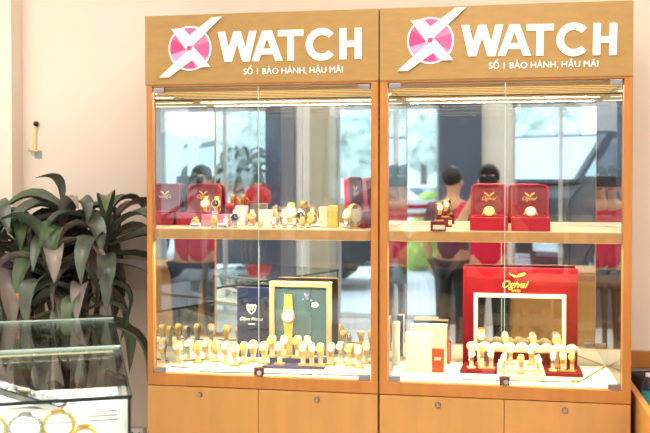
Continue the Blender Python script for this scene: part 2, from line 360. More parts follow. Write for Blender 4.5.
def cabinet(x0, x1, ox0, ox1, label, split, tilt, emb, wat, slo, knobs):
    t = thing('display_cabinet', label, 'display cabinet', (0, 0, 0), group='wooden watch cabinets')
    hx0, hx1 = x0 - .003 * (x0 < -1), x1 - .001 * (x1 > 0) + .0015 * (x1 < 0)
    hd = MB().box(hx0, hx1, -.004, .43, ZH0, ZH1, .002).build('header', M['woodh'], t)
    emblem(hd, emb.x, emb.z); lt = big_letters(hd, wat[0].x, wat[0].z, wat[1] / 281.0)
    lt.data.transform(Matrix.Translation(wat[0]) @ Matrix.Rotation(radians(wat[2]), 4, 'Y') @ Matrix.Translation(-wat[0]))
    text_mesh('slogan', 'SỐ 1 BẢO HÀNH, HẬU MÃI', .349, M['white'], hd, slo.x, -.0045, slo.z, offset=0, extrude=.003)
    for a, b in ((x0, ox0), (ox1, x1)): MB().box(a, b, 0, .03, ZR, ZT, .0015).build('stile', M['wood'], t)
    MB().box(x0, x1, 0, .03, ZR0, ZR, .0015).build('bottom_rail', M['wood'], t)
    MB().box(x0, x1, 0, .03, ZT, ZH0).build('top_rail', M['wood'], t)
    for a, b in ((x0, ox0 - .004), (ox1 + .004, x1)): MB().box(a, b, .0305, .43, .02, ZT).build('side_panel', M['wood'], t)
    MB().box(ox0 - .004, ox1 + .004, .396, .43, ZR0, ZT).build('back_panel', M['woodd'], t)
    MB().box(ox0 - .004, ox1 + .004, .0305, .395, ZR - .03, ZR).build('deck', M['cream'], t)
    MB().box(ox0 - .003, ox1 + .003, MIR, .3945, ZR + .0005, ZT - .0145).build('back_mirror', M['mirror'], t)
    for s in (0, 1):
        xa, xb = (ox0 - .0035, ox0 - .0005) if s == 0 else (ox1 + .0005, ox1 + .0035)
        mb = MB().box(xa, xb, .034, MIR - .001, ZR + .0005, ZT - .0145)
        c = Vector((xb if s == 0 else xa, MIR, 0))
        mb.xf(Matrix.Translation(c) @ Matrix.Rotation(radians(tilt if s == 0 else -tilt), 4, 'Z') @ Matrix.Translation(-c))
        mb.build('side_mirror', M['mirror'], t)
    # shelf: cream top on a wooden board with a wooden front
    MB().box(ox0, ox1, .02, .388, ZS0, ZS - .003).build('shelf', M['edge'], t)
    MB().box(ox0 + .001, ox1 - .001, .021, .388, ZS - .0028, ZS).build('shelf_top', M['shelf'], t)
    # ceiling of slats and light strips
    MB().box(ox0 - .003, ox1 + .003, .031, .39, ZT - .004, ZT - .001).build('top_panel', M['cream'], t)
    for i in range(6):
        y = .05 + i * .06; MB().box(ox0, ox1, y, y + .032, ZT - .013, ZT - .0045).build('slat', M['slat'], t)
    for y in (.094, .154, .214, .274, .334):
        MB().box(ox0 + .002, ox1 - .002, y - .005, y + .005, ZT - .0145, ZT - .0132).build('light_strip', M['ledceil'], t)
        if y in (.094, .274): area('strip_light', t, ((ox0 + ox1) / 2, y, ZT - .0152), ox1 - ox0 - .04, .012, SHELF_LED, (1, .87, .66))
    MB().box(ox0 + .01, ox1 - .01, .042, .058, ZS0 - .0018, ZS0 - .0003).build('light_strip', M['led'], t)
    area('strip_light', t, ((ox0 + ox1) / 2, .05, ZS0 - .003), ox1 - ox0 - .04, .02, DECK_LED * .55, (1, .83, .50), (radians(12), 0, 0))
    area('strip_light', t, ((ox0 + ox1) / 2, .30, ZS0 - .009), ox1 - ox0 - .04, .02, DECK_LED * .5, (1, .83, .50))
    # glass doors
    for i, (a, b) in enumerate(((ox0 + .002, split - .0012), (split + .0012, ox1 - .002))):
        d = MB().box(a, b, .006, .011, ZR + .003, ZT - .003).build('glass_door', M['glass'], t)
        e = split - .0012 if i == 0 else split
        MB().box(e, e + .0012, .0055, .0115, ZR + .003, ZT - .003).build('door_edge', M['gedge'], d)
        cx = a + .022 if i == 0 else b - .022
        for z in (ZR + .012, ZT - .012): MB().box(cx - .02, cx + .02, .001, .016, z - .009, z + .009, .002).build('corner_clamp', M['steel'], d)
        if i == 0:
            MB().box(split - .016, split + .018, -.001, .018, ZR + .004, ZR + .032, .002).build('lock_plate', M['bronze'], d)
            MB().cyl((split + .006, -.013, ZR + .017), (split + .006, -.0012, ZR + .017), .0085).build('lock_barrel', M['chrome'], d)
    # cupboard doors below
    for i, (a, b) in enumerate(((x0 + .001, split - .001), (split + .001, x1 - .001))):
        d = MB().box(a, b, -.001, .018, .08, ZR0 - .003, .001).build('cupboard_door', M['woodd'], t)
        kx = knobs[i]
        MB().lathe([(.0095, 0), (.0095, .003), (.0075, .007), (.003, .008)], n=18, m=Matrix.Translation((kx, -.001, .787)) @ Matrix.Rotation(pi / 2, 4, 'X')).build('lock_knob', M['steel'], d, True)
    MB().box(x0 + .02, x1 - .02, .03, .42, .0, .078).build('plinth', M['black'], t)
    return t
cabinet(-1.197, -.3685, -1.176, -.393, 'left wooden display cabinet with mirrored back and busy rows of gold watches', -.789, .30, PY(190.5, 48.6, 0), (PY(218.5, 62.4, 0), 1.0, 0), PY(244, 74.6, 0), (PY(200, 392, 0).x, PY(317, 400, 0).x))
cabinet(-.3635, .461, -.336, .433, 'right wooden display cabinet with two red watch boxes and a red display inside', .055, .30, PY(430.5, 40.8, 0), (PY(461, 56.6, 0), .985, .85), PY(489, 69.0, 0), (PY(438, 404, 0).x, PY(565, 409, 0).x))

# ------------------------------------------------------------------ watches
def keyhole_watch(metal, dial, stand, base, h=.082, r=.0145):
    """watch buckled round a slim upright stand: square base, post, round pad, bracelet and case"""
    t = bpy.data.objects.new('wristwatch', None); COL.objects.link(t)
    b = MB()
    w = .0155
    for s in (-1, 1): b.box(s * w - .002, s * w + .002, -.014, .014, 0, .006)
    b.box(-w, w, -.014, -.010, 0, .006).box(-w, w, .010, .014, 0, .006)
    b.build('base', base, t)
    MB().box(-.0085, .0085, -.003, .009, 0, h * .55, .001).box(-.0095, .0095, -.0095, .0095, 0, .004).cyl((-.0105, .003, h - .019), (.0105, .003, h - .019), .0165, n=20).build('stand', stand, t)
    pts = []
    for i in range(20):
        a = 2 * pi * i / 20; z = sin(a); pts.append((0, .003 - .0185 * cos(a), (h - .019) + (.019 * z if z > 0 else (h * .40) * z)))
    MB().tube(pts, 0, n=8, closed=True, flat=(.0085, .0012)).build('bracelet', metal, t, True)
    m = Matrix.Translation((0, -.0155, h - .0175)) @ Matrix.Rotation(radians(78), 4, 'X')
    c = MB().lathe([(r * .8, -.002), (r, 0), (r, .004), (r * .86, .0058)], n=24, m=m)
    c.box(r, r + .0025, -.0012, .0012, .0008, .0032, m=m)
    c.build('case', metal, t, True)
    d = MB().cyl((0, 0, .0058), (0, 0, .0064), r * .8, n=24, m=m).build('dial', dial, t)
    MB().box(-.0004, .0004, 0, r * .6, .0065, .007, m=m).box(0, r * .42, -.0005, .0005, .0065, .007, m=m).build('hands', M['black'], d)
    return t
def ring_watch(metal, dial, stand, w=.008, r=.017, R=.026, tilt=70, tag_=True):
    """watch on a low cuff: oval bracelet loop standing on edge, dial to the front, small name card"""
    t = bpy.data.objects.new('wristwatch', None); COL.objects.link(t)
    cz = R * 1.18 + .004
    pts = [(0, .014 - R * .82 * cos(2 * pi * i / 24), cz + R * 1.15 * sin(2 * pi * i / 24)) for i in range(24)]
    MB().tube(pts, 0, n=8, closed=True, flat=(w, .0016)).build('bracelet', metal, t, True)
    MB().box(-.011, .011, .003, .027, 0, .0035, .001).cyl((-w * 1.2, .014, cz), (w * 1.2, .014, cz), R * .66, n=18).box(-.006, .006, .010, .018, 0, cz).build('stand', stand, t)
    m = Matrix.Translation((0, .014 - R * .82, cz + .003)) @ Matrix.Rotation(radians(tilt), 4, 'X')
    c = MB().lathe([(r * .8, -.003), (r, -.001), (r, .004), (r * .84, .006)], n=28, m=m)
    c.box(r, r + .003, -.0016, .0016, .0, .0032, m=m)
    c.build('case', metal, t, True)
    d = MB().cyl((0, 0, .006), (0, 0, .0067), r * .78, n=28, m=m).build('dial', dial, t)
    MB().box(-.0005, .0005, 0, r * .6, .0068, .0073, m=m).box(0, r * .42, -.0006, .0006, .0068, .0073, m=m).build('hands', M['black'] if dial is not M['dialk'] else M['whitep'], d)
    if tag_:
        c = MB().box(-.010, .010, -.0185, -.0175, 0, .010).build('name_card', M['whitep'], t)
        MB().box(-.008, .008, -.0190, -.0186, .004, .0062).build('print_line', M['black'], c)
    return t
PROTO = {}
def proto(kind):
    if kind not in PROTO:
        f = {'kg': lambda: keyhole_watch(M['gold'], M['dialw'], M['creamfab'], M['gold']),
             'kw': lambda: keyhole_watch(M['silver'], M['dialw'], M['creamfab'], M['ivory']),
             'kd': lambda: keyhole_watch(M['gold'], M['dialg'], M['creamfab'], M['gold']),
             'ko': lambda: keyhole_watch(M['goldo'], M['dialw'], M['creamfab'], M['gold'], .112),
             'kt': lambda: keyhole_watch(M['rose'], M['dialg'], M['creamfab'], M['gold'], .105),
             'kc': lambda: keyhole_watch(M['gold'], M['dialw'], M['maroon'], M['gold'], .075),
             'rg': lambda: ring_watch(M['gold'], M['dialw'], M['creamfab']),
             'rs': lambda: ring_watch(M['silver'], M['dialw'], M['creamfab'], R=.019, r=.0135),
             'rk': lambda: ring_watch(M['silver'], M['dialk'], M['creamfab']),
             'rgk': lambda: ring_watch(M['gold'], M['dialk'], M['red']),
             'rgr': lambda: ring_watch(M['gold'], M['dialw'], M['red'], tag_=False),
             'rr': lambda: ring_watch(M['rose'], M['dialg'], M['creamfab']),
             'rb': lambda: ring_watch(M['gold'], M['dialw'], M['creamfab'], w=.011, r=.021, R=.031),
             'rgs': lambda: ring_watch(M['gold'], M['dialg'], M['creamfab'], R=.019, r=.0135)}[kind]
        PROTO[kind] = [f(), False]
    return PROTO[kind]
def put_watch(kind, px, py, z, label, group, rz=0, sc=1, y=None):
    pr = proto(kind); o = pr[0] if not pr[1] else copy_tree(pr[0]); pr[1] = True
    p = PZ(px, py, z) if y is None else PY(px, py, y)
    if abs(z - ZS) < .01 and p.y < .044: p.y = .044
    o.location = (p.x, p.y, z + .0006); o.rotation_euler = (0, 0, rz); o.scale = (sc,) * 3
    return tag(o, label, 'watch', group)
ORD = ['first', 'second', 'third', 'fourth', 'fifth', 'sixth', 'seventh', 'eighth', 'ninth', 'tenth', 'eleventh']
METAL = {'kg': 'gold watch', 'kw': 'silvery watch', 'kd': 'gold-dialled watch', 'ko': 'tall orange-gold watch', 'kt': 'tall rose-gold watch', 'kc': 'gold watch', 'rg': 'gold white-dialled watch',
         'rs': 'small silver watch', 'rk': 'black-dialled steel watch', 'rgk': 'black-dialled gold watch', 'rgr': 'gold watch', 'rr': 'rose-gold watch', 'rb': 'big gold watch', 'rgs': 'small gold watch'}
def row(items, z, where, group, rz=0, y=None, sc=1):
    for i, (kind, px, py) in enumerate(items):
        put_watch(kind, px, py, z, '%s, %s from left %s' % (METAL[kind], ORD[i], where), group, rz + random.uniform(-.25, .25), sc, y)

# lower left deck
ZD = ZR
row([('kg', 178, 363), ('kw', 189, 360), ('kd', 198, 363), ('kg', 207, 360), ('kd', 216, 362)], ZD, 'in left corner of lower left shelf', 'watches in the left corner of the lower left shelf')
row([('kw', 226, 363), ('kg', 235, 366), ('kd', 244, 364), ('kg', 253, 362)], ZD, 'before the navy sign', 'watches before the navy sign')
row([('kg', 331.5, 365), ('kw', 341, 363), ('kd', 350, 366), ('kg', 359, 368), ('kg', 366, 364)], ZD, 'right of navy stage, lower left shelf', 'watches at the right end of the lower left shelf')
# navy two-step stage
def poly_stage(name, pts, z0, z1, m, parent=None):
    return MB().prism(pts, lambda u, v: (u, v, z0), lambda u, v: (u, v, z1)).build(name, m, parent)
st = thing('display_stage', 'dark navy two-step stage under gold watches in the left cabinet', 'display stage', (0, 0, ZD + .0005))
a, b = PZ(262, 366, ZD + .01), PZ(324, 367, ZD + .01)
poly_stage('front_step', [(a.x, a.y), (b.x, b.y), (b.x - .005, b.y + .062), (a.x + .012, a.y + .062)], 0, .010, M['navyfab'], st)
poly_stage('rear_step', [(a.x + .014, a.y + .0625), (b.x - .006, b.y + .0625), (b.x - .008, b.y + .105), (a.x + .016, a.y + .105)], 0, .026, M['navyfab'], st)
row([('kg', 264, 361.5), ('kg', 279.5, 361), ('kg', 303, 363), ('kg', 311.8, 363), ('kd', 320.5, 361)], ZD + .0106, 'on front step of navy stage', 'watches on the front step of the navy stage', y=a.y + .036)
row([('kd', 272, 350), ('kg', 284, 349.5), ('kd', 297.5, 349.5), ('kg', 307.5, 350)], ZD + .0266, 'on rear step of navy stage', 'watches on the rear step of the navy stage', y=a.y + .085)
# navy sign with crest
p0, p1 = PY(237, 287, .335), PY(272, 345, .335)
ns = thing('brand_sign', 'navy upright sign with a white crest behind the watches', 'sign', (0, 0, ZD + .0005))
MB().box(p0.x, p1.x, .335, .347, 0, p0.z - ZD, .001).box(p0.x + .01, p1.x - .01, .347, .375, 0, .01).build('panel', M['navy'], ns)
cx, cz = PY(251.5, 309, .335).x, PY(251.5, 309, .335).z - ZD
cr = MB()
for q in ([(-.019, .014), (-.015, .019), (-.006, .014), (0, .019), (.006, .014), (.015, .019), (.019, .014), (.019, .011), (-.019, .011)],
          [(-.019, .0105), (-.015, .0105), (-.013, -.004), (-.004, -.014), (0, -.017), (0, -.021), (-.008, -.015), (-.017, -.004)],
          [(.019, .0105), (.015, .0105), (.013, -.004), (.004, -.014), (0, -.017), (0, -.021), (.008, -.015), (.017, -.004)],
          [(-.009, .008), (-.003, .008), (-.003, .005), (-.006, .005), (-.006, -.001), (-.003, -.001), (-.003, -.004), (-.009, -.004)],
          [(.002, .008), (.009, .008), (.009, .001), (.005, .001), (.005, -.006), (.002, -.006)]):
    cr.xz(q, .333, .335, cx, cz)
cr.build('crest', M['whitep'], ns)
text_mesh('lettering', 'Olym Pianus', .092, M['whitep'], ns, p0.x + .012, .335, PY(251, 320.5, .335).z - ZD, shear=.35, extrude=.0015)
MB().box(cx - .012, cx + .014, .334, .335, PY(251, 324.5, .335).z - ZD, PY(251, 323.5, .335).z - ZD).build('small_line', M['whitep'], ns)
# oak framed board with the large watch
f0, f1 = PY(269.5, 281.5, .305), PY(331.5, 350, .305)
fb = thing('framed_watch_board', 'pale oak framed dark board carrying one large gold watch', 'framed display', (0, 0, ZD + .0005))
H = f0.z - ZD; bw = .019
MB().box(f0.x, f0.x + bw, .300, .325, 0, H, .001).box(f1.x - bw, f1.x, .300, .325, 0, H, .001).box(f0.x + bw, f1.x - bw, .300, .325, H - bw, H, .001).box(f0.x + bw, f1.x - bw, .300, .325, 0, bw, .001).build('frame', M['frame'], fb)
MB().box(f0.x + bw - .001, f1.x - bw + .001, .316, .322, bw - .001, H - bw + .001).build('backing', M['teal'], fb)
fl = MB(); lc = PY(307, 298, .316)  # lilac blobs shaped as the highlights reflected on the board
for i in range(11):
    a = random.uniform(0, 6.28); rr = random.uniform(0, .03)
    fl.cyl((lc.x + rr * cos(a), .3145, lc.z - ZD + .6 * rr * sin(a)), (lc.x + rr * cos(a) + .001, .3162, lc.z - ZD + .6 * rr * sin(a)), random.uniform(.003, .008), n=7)
fl.build('lilac_reflection_spots', M['lilac'], fb)
fl = MB(); lc = PY(315, 305, .316)  # white blobs shaped as a pale reflection on the board
for a in range(5): fl.ball((lc.x + .009 * cos(a * 1.256), .3155, lc.z - ZD + .007 * sin(a * 1.256)), (.007, .001, .005), 1)
fl.build('white_reflection_spots', M['whitep'], fb)
wc = PY(288, 316.5, .305); wx, wz = wc.x, wc.z - ZD
wt = PY(288, 294.5, .305).z - ZD
sb = MB()
n = 20
for i in range(n):
    z0 = .02 + (wt - .02) * i / n; z1 = .02 + (wt - .02) * (i + 1) / n - .0012
    hw = .0155 + .006 * math.exp(-((z0 + z1) / 2 - wz) ** 2 / .0012)
    sb.box(wx - hw, wx + hw, .306, .3155, z0, z1, .001)
sb.build('large_bracelet', M['gold'], fb)
mm = Matrix.Translation((wx, .306, wz)) @ Matrix.Rotation(pi / 2, 4, 'X')
MB().lathe([(.026, -.004), (.0275, 0), (.0275, .004), (.023, .007)], n=36, m=mm).build('large_case', M['rose'], fb, True)
dl = MB().cyl((0, 0, .0068), (0, 0, .0075), .0205, n=36, m=mm).build('large_dial', M['dialw'], fb)
hb = MB().box(-.0007, .0007, 0, .014, .0076, .0082, m=mm).box(0, .009, -.0008, .0008, .0076, .0082, m=mm)
for i in range(12): hb.box(-.0006, .0006, .0165, .0195, .0076, .0080, m=mm @ Matrix.Rotation(i * pi / 6, 4, 'Z'))
hb.build('large_hands', M['gold'], dl)
# loose cream boards lying at the front of the deck, dark tool and bracelet
def board(x0, x1, y0, y1, z, h, label):
    o = tag(MB().box(x0, x1, y0, y1, 0, h, .001).build('tray_board', M['cream']), label, 'board', None); o.location = (0, 0, z + .0004); return o
def shadow_strip(pa, pb, label, w=.004):  # black strip modelled for the shadowed seam at a board's front edge
    a = PZ(pa[0], pa[1], ZD + .002); b = PZ(pb[0], pb[1], ZD + .002)
    o = MB().box(0, (b - a).length, -w / 2, w / 2, 0, .0035, .0008).build('seam_shadow_strip', M['black'])
    o.location = (a.x, a.y, ZD + .0005); o.rotation_euler = (0, 0, atan2(b.y - a.y, b.x - a.x)); return tag(o, label, 'shadow strip')
shadow_strip((199, 371.5), (313, 374.6), 'thick dark strip modelling seam shadow along the front of the lower left shelf', .009)
shadow_strip((316, 374.3), (368, 376), 'thin dark strip modelling seam shadow at the right front of the lower left shelf', .004)
shadow_strip((171, 366.5), (196, 368.2), 'short dark strip modelling seam shadow at the left front of the lower left shelf', .005)
shadow_strip((462, 379.5), (570, 382), 'thin dark strip modelling seam shadow along the front of the lower right shelf', .003)
def pen(px0, py0, px1, py1, label, m):
    a, b = PZ(px0, py0, ZD + .004), PZ(px1, py1, ZD + .004)
    o = MB().cyl((0, 0, 0), ((b - a).length, 0, 0), .004, .0022, n=10).build('tweezers', m); o.location = (a.x, a.y, ZD + .0046); o.rotation_euler = (0, 0, atan2(b.y - a.y, b.x - a.x))
    return tag(o, label, 'tool')
pen(176, 361.5, 214, 358.5, 'thin dark pen lying among watches in the left corner', M['bronze'])

# upper left shelf
z = ZS
def watch_box(label, group, lid_h=.112, base_h=.046, w=.127, d=.105):
    t = thing('watch_box', label, 'watch box', (0, 0, 0), group=group)
    MB().box(-w / 2, w / 2, -d, 0, 0, base_h, .003).build('box_base', M['red'], t)
    c = MB().box(-w / 2 + .012, w / 2 - .012, -d + .012, -.012, base_h - .0005, base_h + .004, .0015).build('cushion', M['reddk'], t)
    m = Matrix.Translation((0, 0, base_h)) @ Matrix.Rotation(radians(-9), 4, 'X')
    prof = []
    r = .016
    for cx, cz, a0 in ((w / 2 - r, lid_h - r, 0), (-w / 2 + r, lid_h - r, pi / 2)):
        prof += [(cx + r * cos(a0 + pi / 2 * i / 6), cz + r * sin(a0 + pi / 2 * i / 6)) for i in range(7)]
    prof = [(w / 2, 0)] + prof + [(-w / 2, 0)]
    inner = [(u * .91, .006 + v * .915) for u, v in prof]
    b = MB().xz(prof, .0, .032); 
    n = len(prof)
    # raised lip round the lid
    va = [b.bm.verts.new((u, -.006, v)) for u, v in prof]; vb = [b.bm.verts.new((u, -.006, v)) for u, v in inner]; vc = [b.bm.verts.new((u, .001, v)) for u, v in inner]; vd = [b.bm.verts.new((u, .001, v)) for u, v in prof]
    for i in range(n):
        j = (i + 1) % n
        b.bm.faces.new((va[i], va[j], vb[j], vb[i])); b.bm.faces.new((vb[i], vb[j], vc[j], vc[i])); b.bm.faces.new((vd[i], vd[j], va[j], va[i]))
    lid = b.xf(m).build('lid', M['red'], t)
    MB().xz(inner, -.0012, .0005).xf(m).build('lid_lining', M['reddk'], lid)
    e = MB()
    for s in (-1, 1): e.xz([(0, .068), (s * .006, .071), (s * .016, .079), (s * .018, .085), (s * .008, .08), (s * .003, .076)], -.0032, -.0012)
    e.xf(m).build('lid_emblem', M['gold'], lid)
    tx = text_mesh('lid_lettering', 'Ogival', .05, M['gold'], lid, -.025, -.0012, .056, shear=.4, extrude=.0015)
    for v in tx.data.vertices: v.co = m @ v.co
    return t
bx = watch_box('open red watch box standing in the back left corner of the upper left shelf', 'open red watch boxes'); bx.location = (-1.098, .335, z + .0005); bx.rotation_euler = (0, 0, radians(-6))
bx2 = copy_tree(bx); bx2['label'] = 'open red watch box turned sideways at the right end of the upper left shelf'
q = PZ(366, 227, z); bx2.scale = (.9, .55, 1.16); bx2.location = (-.470, .20, z + .0005); bx2.rotation_euler = (0, 0, radians(72)); 
bx3 = copy_tree(bx); bx3.scale = (1, 1, 1); bx3['label'] = 'open red watch box nearer the small maroon stand, gold-dialled watch inside'
p = PZ(489, 231, z); bx3.location = (p.x, p.y + .107, z + .0005); bx3.rotation_euler = (0, 0, 0)
bx4 = copy_tree(bx); bx4['label'] = 'open red watch box further from the small maroon stand, white-dialled watch inside'
p2 = PZ(531, 231.5, z); bx4.location = (p2.x, p2.y + .107, z + .0005); bx4.rotation_euler = (0, 0, 0)
def flat_watch(loc, metal, dial, label):
    t = thing('wristwatch', label, 'watch', loc, group='watches in red boxes')
    m = Matrix.Rotation(radians(58), 4, 'X')
    pts = [(-.022 * cos(a), .0, .003 + .012 * sin(a)) for a in [pi * i / 10 for i in range(11)]]
    MB().tube(pts, .003, n=8).build('bracelet', metal, t, True)
    MB().ball((0, .004, .010), (.024, .012, .011), 2).build('pillow', M['red'], t, True)
    m = Matrix.Translation((0, -.008, .014)) @ m
    MB().lathe([(.016, -.003), (.019, 0), (.019, .004), (.016, .006)], n=28, m=m).build('case', metal, t, True)
    d = MB().cyl((0, 0, .006), (0, 0, .0067), .015, n=28, m=m).build('dial', dial, t)
    MB().box(-.0005, .0005, 0, .010, .0068, .0073, m=m).box(0, .007, -.0005, .0005, .0068, .0073, m=m).build('hands', M['black'], d)
flat_watch((p.x, p.y + .035, z + .0506), M['gold'], M['dialg'], 'gold-dialled watch on the cushion of the red box nearer the maroon stand')
flat_watch((p2.x, p2.y + .035, z + .0506), M['gold'], M['dialw'], 'white-dialled gold watch on the cushion of the red box further right')
# pink riser with red cushions
rs = thing('display_riser', 'pink stepped riser below the left red box on the upper shelf', 'riser', (0, 0, z + .0005))
r0, r1 = PZ(196, 227.5, z), PZ(229, 227.5, z)
MB().box(r0.x, r1.x, .145, .19, 0, .022, .002).build('lower_step', M['pink'], rs)
MB().box(r0.x - .012, r1.x - .012, .1905, .222, 0, .045, .002).build('upper_step', M['pink'], rs)
o = put_watch('rgr', 192, 227, z, 'gold watch on red cushion at the left of the pink riser', 'watches by the pink riser'); o.location = (r0.x + .004, .190, z + .046)
o = put_watch('rgk', 206, 227, z, 'black-dialled gold watch on red cushion in the middle of the pink riser', 'watches by the pink riser'); o.location = (r0.x + .046, .190, z + .046)
o = tag(MB().cyl((-.016, 0, .02), (.016, 0, .02), .02, n=22).box(-.012, .012, -.01, .01, 0, .01).build('cushion_roll', M['reddk'], None, True), 'deep red watch cushion at the right end of the pink riser', 'cushion'); o.location = (r1.x - .022, .2065, z + .0465)
UG = 'watches on the upper left shelf'
for kind, px, py, lab, sc in [
    ('rgs', 192, 228.5, 'small gold watch at the far left front of the upper left shelf', .8),
    ('rgs', 210, 229, 'small gold watch standing before the pink riser', .9), ('rs', 223, 229, 'small silver watch before the right end of the pink riser', .9),
    ('rr', 252, 226.3, 'rose-gold watch leaning on a stand between two white boxes', .95),
    ('rgs', 261, 228.5, 'small gold watch before the left edge of the wide white box', .62),
    ('rr', 275, 225.8, 'rose-gold watch just right of the wide white box', 1.0), ('rs', 284, 225.2, 'silver watch in the rear row, left of the tallest gold watch', 1.25),
    ('rb', 291, 225.8, 'tallest big gold watch with white dial in the rear row', 1.12), ('rk', 301, 225.8, 'black-dialled watch right of the tallest gold watch', 1.0), ('rr', 312, 225.6, 'rose-gold watch left of the cream box', 1.0),
    ('rs', 274, 228.8, 'small silver watch, first in the front row of the group', .8), ('rs', 285, 228.8, 'small silver watch, second in the front row of the group', .85), ('rs', 294, 228.8, 'small silver watch, third in the front row of the group', .7),
    ('rgs', 302, 228.9, 'small gold watch, fourth in the front row of the group', .85), ('rgs', 311, 229, 'small gold watch, fifth in the front row of the group', 1.05), ('rs', 319, 229, 'small silver watch before the cream box', .7),
    ('rs', 346, 229, 'tiny silver watch before the large gold bracelet watch', .75)]:
    put_watch(kind, px, py, z + .0002, lab, UG, random.uniform(-.3, .3), sc)
def carton(x0p, x1p, pyt, pyb, d, m, label, zz, name='carton', lidm=None, cat='box'):
    a, b = PZ(x0p, pyb, zz), PZ(x1p, pyb, zz); top = PY(x0p, pyt, a.y).z
    t = thing(name, label, cat, ((a.x + b.x) / 2, a.y, zz + .0005)); w = (b.x - a.x); h = top - zz
    MB().box(-w / 2, w / 2, 0, d, 0, h * .72, .0012).build('box_body', m, t)
    MB().box(-w / 2 - .0008, w / 2 + .0008, -.0008, d + .0008, h * .721, h, .0012).build('box_lid', lidm or m, t)
    return t
c1 = carton(229, 246, 206, 226, .04, M['whitep'], 'white box holding the black-dialled watch on the upper left shelf', z)
put_watch('rk', 235, 228.5, z, 'large black-dialled steel watch before the narrow white box', UG, .2, 1.0)
carton(258, 271, 210, 226.5, .05, M['whitep'], 'plain white box in the middle of the upper left shelf', z)
carton(319, 328, 207, 227.5, .035, M['cream'], 'cream box beside the yellow box on the upper left shelf', z)
carton(328.3, 338, 206, 227.8, .035, M['yellow'], 'yellow box beside the cream box on the upper left shelf', z)
o = put_watch('rg', 350, 227, z, 'large gold bracelet watch turned aside before the right red box', UG, -.75, 1.35, .09)
for px, lab in ((190, 'white name card at the left end of the upper left shelf'), (219, 'white name card before the right end of the pink riser'), (316, 'white name card before the cream box')):
    a = PZ(px, 229.3, z); a.y = max(a.y, .026); c = thing('price_card', lab, 'card', (a.x, a.y, z + .0005), group='name cards on the upper left shelf')
    MB().prism([(0, 0), (.012, 0), (.009, .020), (.0075, .020)], lambda u, v: (-.019, u, v), lambda u, v: (.019, u, v)).build('card', M['whitep'], c)
    MB().box(-.015, .015, -.0012, .0, .008, .0105).build('print_line', M['black'], c)

# upper right shelf, small maroon stand with two gold watches
for px0, px1, yb, yt, dy, lab, lw in ((430.5, 446, 231, 221.5, .03, 'front maroon block stand with a white label on the upper right shelf', .8), (440.5, 452, 227.3, 217.5, .03, 'rear maroon block stand half behind the front one', .5)):
    a, b = PZ(px0, yb, z), PZ(px1, yb, z); h = PY(px0, yt, a.y).z - z
    c = thing('block_stand', lab, 'watch stand', ((a.x + b.x) / 2, a.y, z + .0005), group='maroon block stands'); w = b.x - a.x
    MB().box(-w / 2, w / 2, 0, dy, 0, h, .0015).build('block', M['maroon'], c)
    if lw > .6: MB().box(-w / 2 + .008, w / 2 - .003, -.0012, -.0002, .005, h - .012).build('label_plate', M['ivory'], c)
    else: MB().box(w / 2 - .013, w / 2 - .001, -.0012, -.0002, .008, h - .010).build('label_plate', M['ivory'], c)
    o = put_watch('kc', (px0 + px1) / 2, yb - 2, z, ('gold watch standing on the front maroon block' if lw > .6 else 'gold watch standing on the rear maroon block'), 'watches on maroon blocks', .3, .8)
    o.location = ((a.x + b.x) / 2 + (.002 if lw > .6 else -.004), a.y + .015, z + h + .001)

# lower right: red display
og = thing('display_stand', 'red branded watch display with an ivory framed mirror and red trays', 'display stand', (0, 0, ZD + .0005))
P0, P1 = PY(463, 267, .33), PY(578, 270, .33); ph = P0.z - ZD
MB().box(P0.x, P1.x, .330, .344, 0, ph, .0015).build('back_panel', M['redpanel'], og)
w0, w1, wt_, wb = PY(474, 293, .33).x, PY(566, 293, .33).x, PY(520, 294, .33).z - ZD, .055
e = .0135
MB().box(w0, w0 + e, .320, .3295, wb, wt_, .0008).box(w1 - e, w1, .320, .3295, wb, wt_, .0008).box(w0 + e, w1 - e, .320, .3295, wt_ - e, wt_, .0008).box(w0 + e, w1 - e, .320, .3295, wb, wb + e, .0008).build('mirror_frame', M['ivory'], og)
MB().box(w0 + e, w1 - e, .326, .3294, wb + e, wt_ - e).build('mirror', M['mirror'], og)
# brand mark: two wings and script lettering
lx, lz = PY(517, 276, .33).x, PY(517, 276, .33).z - ZD
lg = MB()
for q in ([(-.030, .014), (-.026, .004), (-.010, -.005), (.002, -.003), (-.008, .001), (-.022, .007)], [(-.004, -.006), (.006, .006), (.026, .013), (.032, .010), (.026, .002), (.008, -.003)]):
    lg.xz(q, .3275, .3299, lx, lz)
lg.build('wing_emblem', M['gold'], og)
text_mesh('lettering', 'Ogival', .098, M['gold'], og, PY(502, 290, .33).x, .3298, PY(517, 287.8, .33).z - ZD, offset=.012, shear=.45, extrude=.002)
text_mesh('small_lettering', 'SWISS', .032, M['gold'], og, PY(511.5, 290, .33).x, .3298, PY(517, 292, .33).z - ZD, extrude=.0015)
for a, b, c in (((460, 370.5), (497, 371.5), 'tray'), ((545, 372.5), (582, 373.5), 'tray')):
    A, B = PZ(a[0], a[1], ZD + .006), PZ(b[0], b[1], ZD + .006)
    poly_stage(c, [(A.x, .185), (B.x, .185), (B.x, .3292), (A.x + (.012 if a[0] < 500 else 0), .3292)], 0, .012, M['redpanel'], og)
A, B = PZ(497.5, 376, ZD), PZ(544.5, 376, ZD)
MB().box(A.x, B.x, .118, .3292, 0, .013, .001).build('pedestal', M['cream'], og)
MB().box(A.x + .004, B.x - .004, .165, .3292, .0135, .026, .001).build('pedestal_step', M['cream'], og)
RA, RB = PY(469, 350, .275), PY(575, 350, .275); rz_ = PY(520, 348.5, .275).z - ZD
cl = MB().box(RA.x + .008, RB.x - .008, .260, .274, rz_ - .010, rz_ + .012, .004)
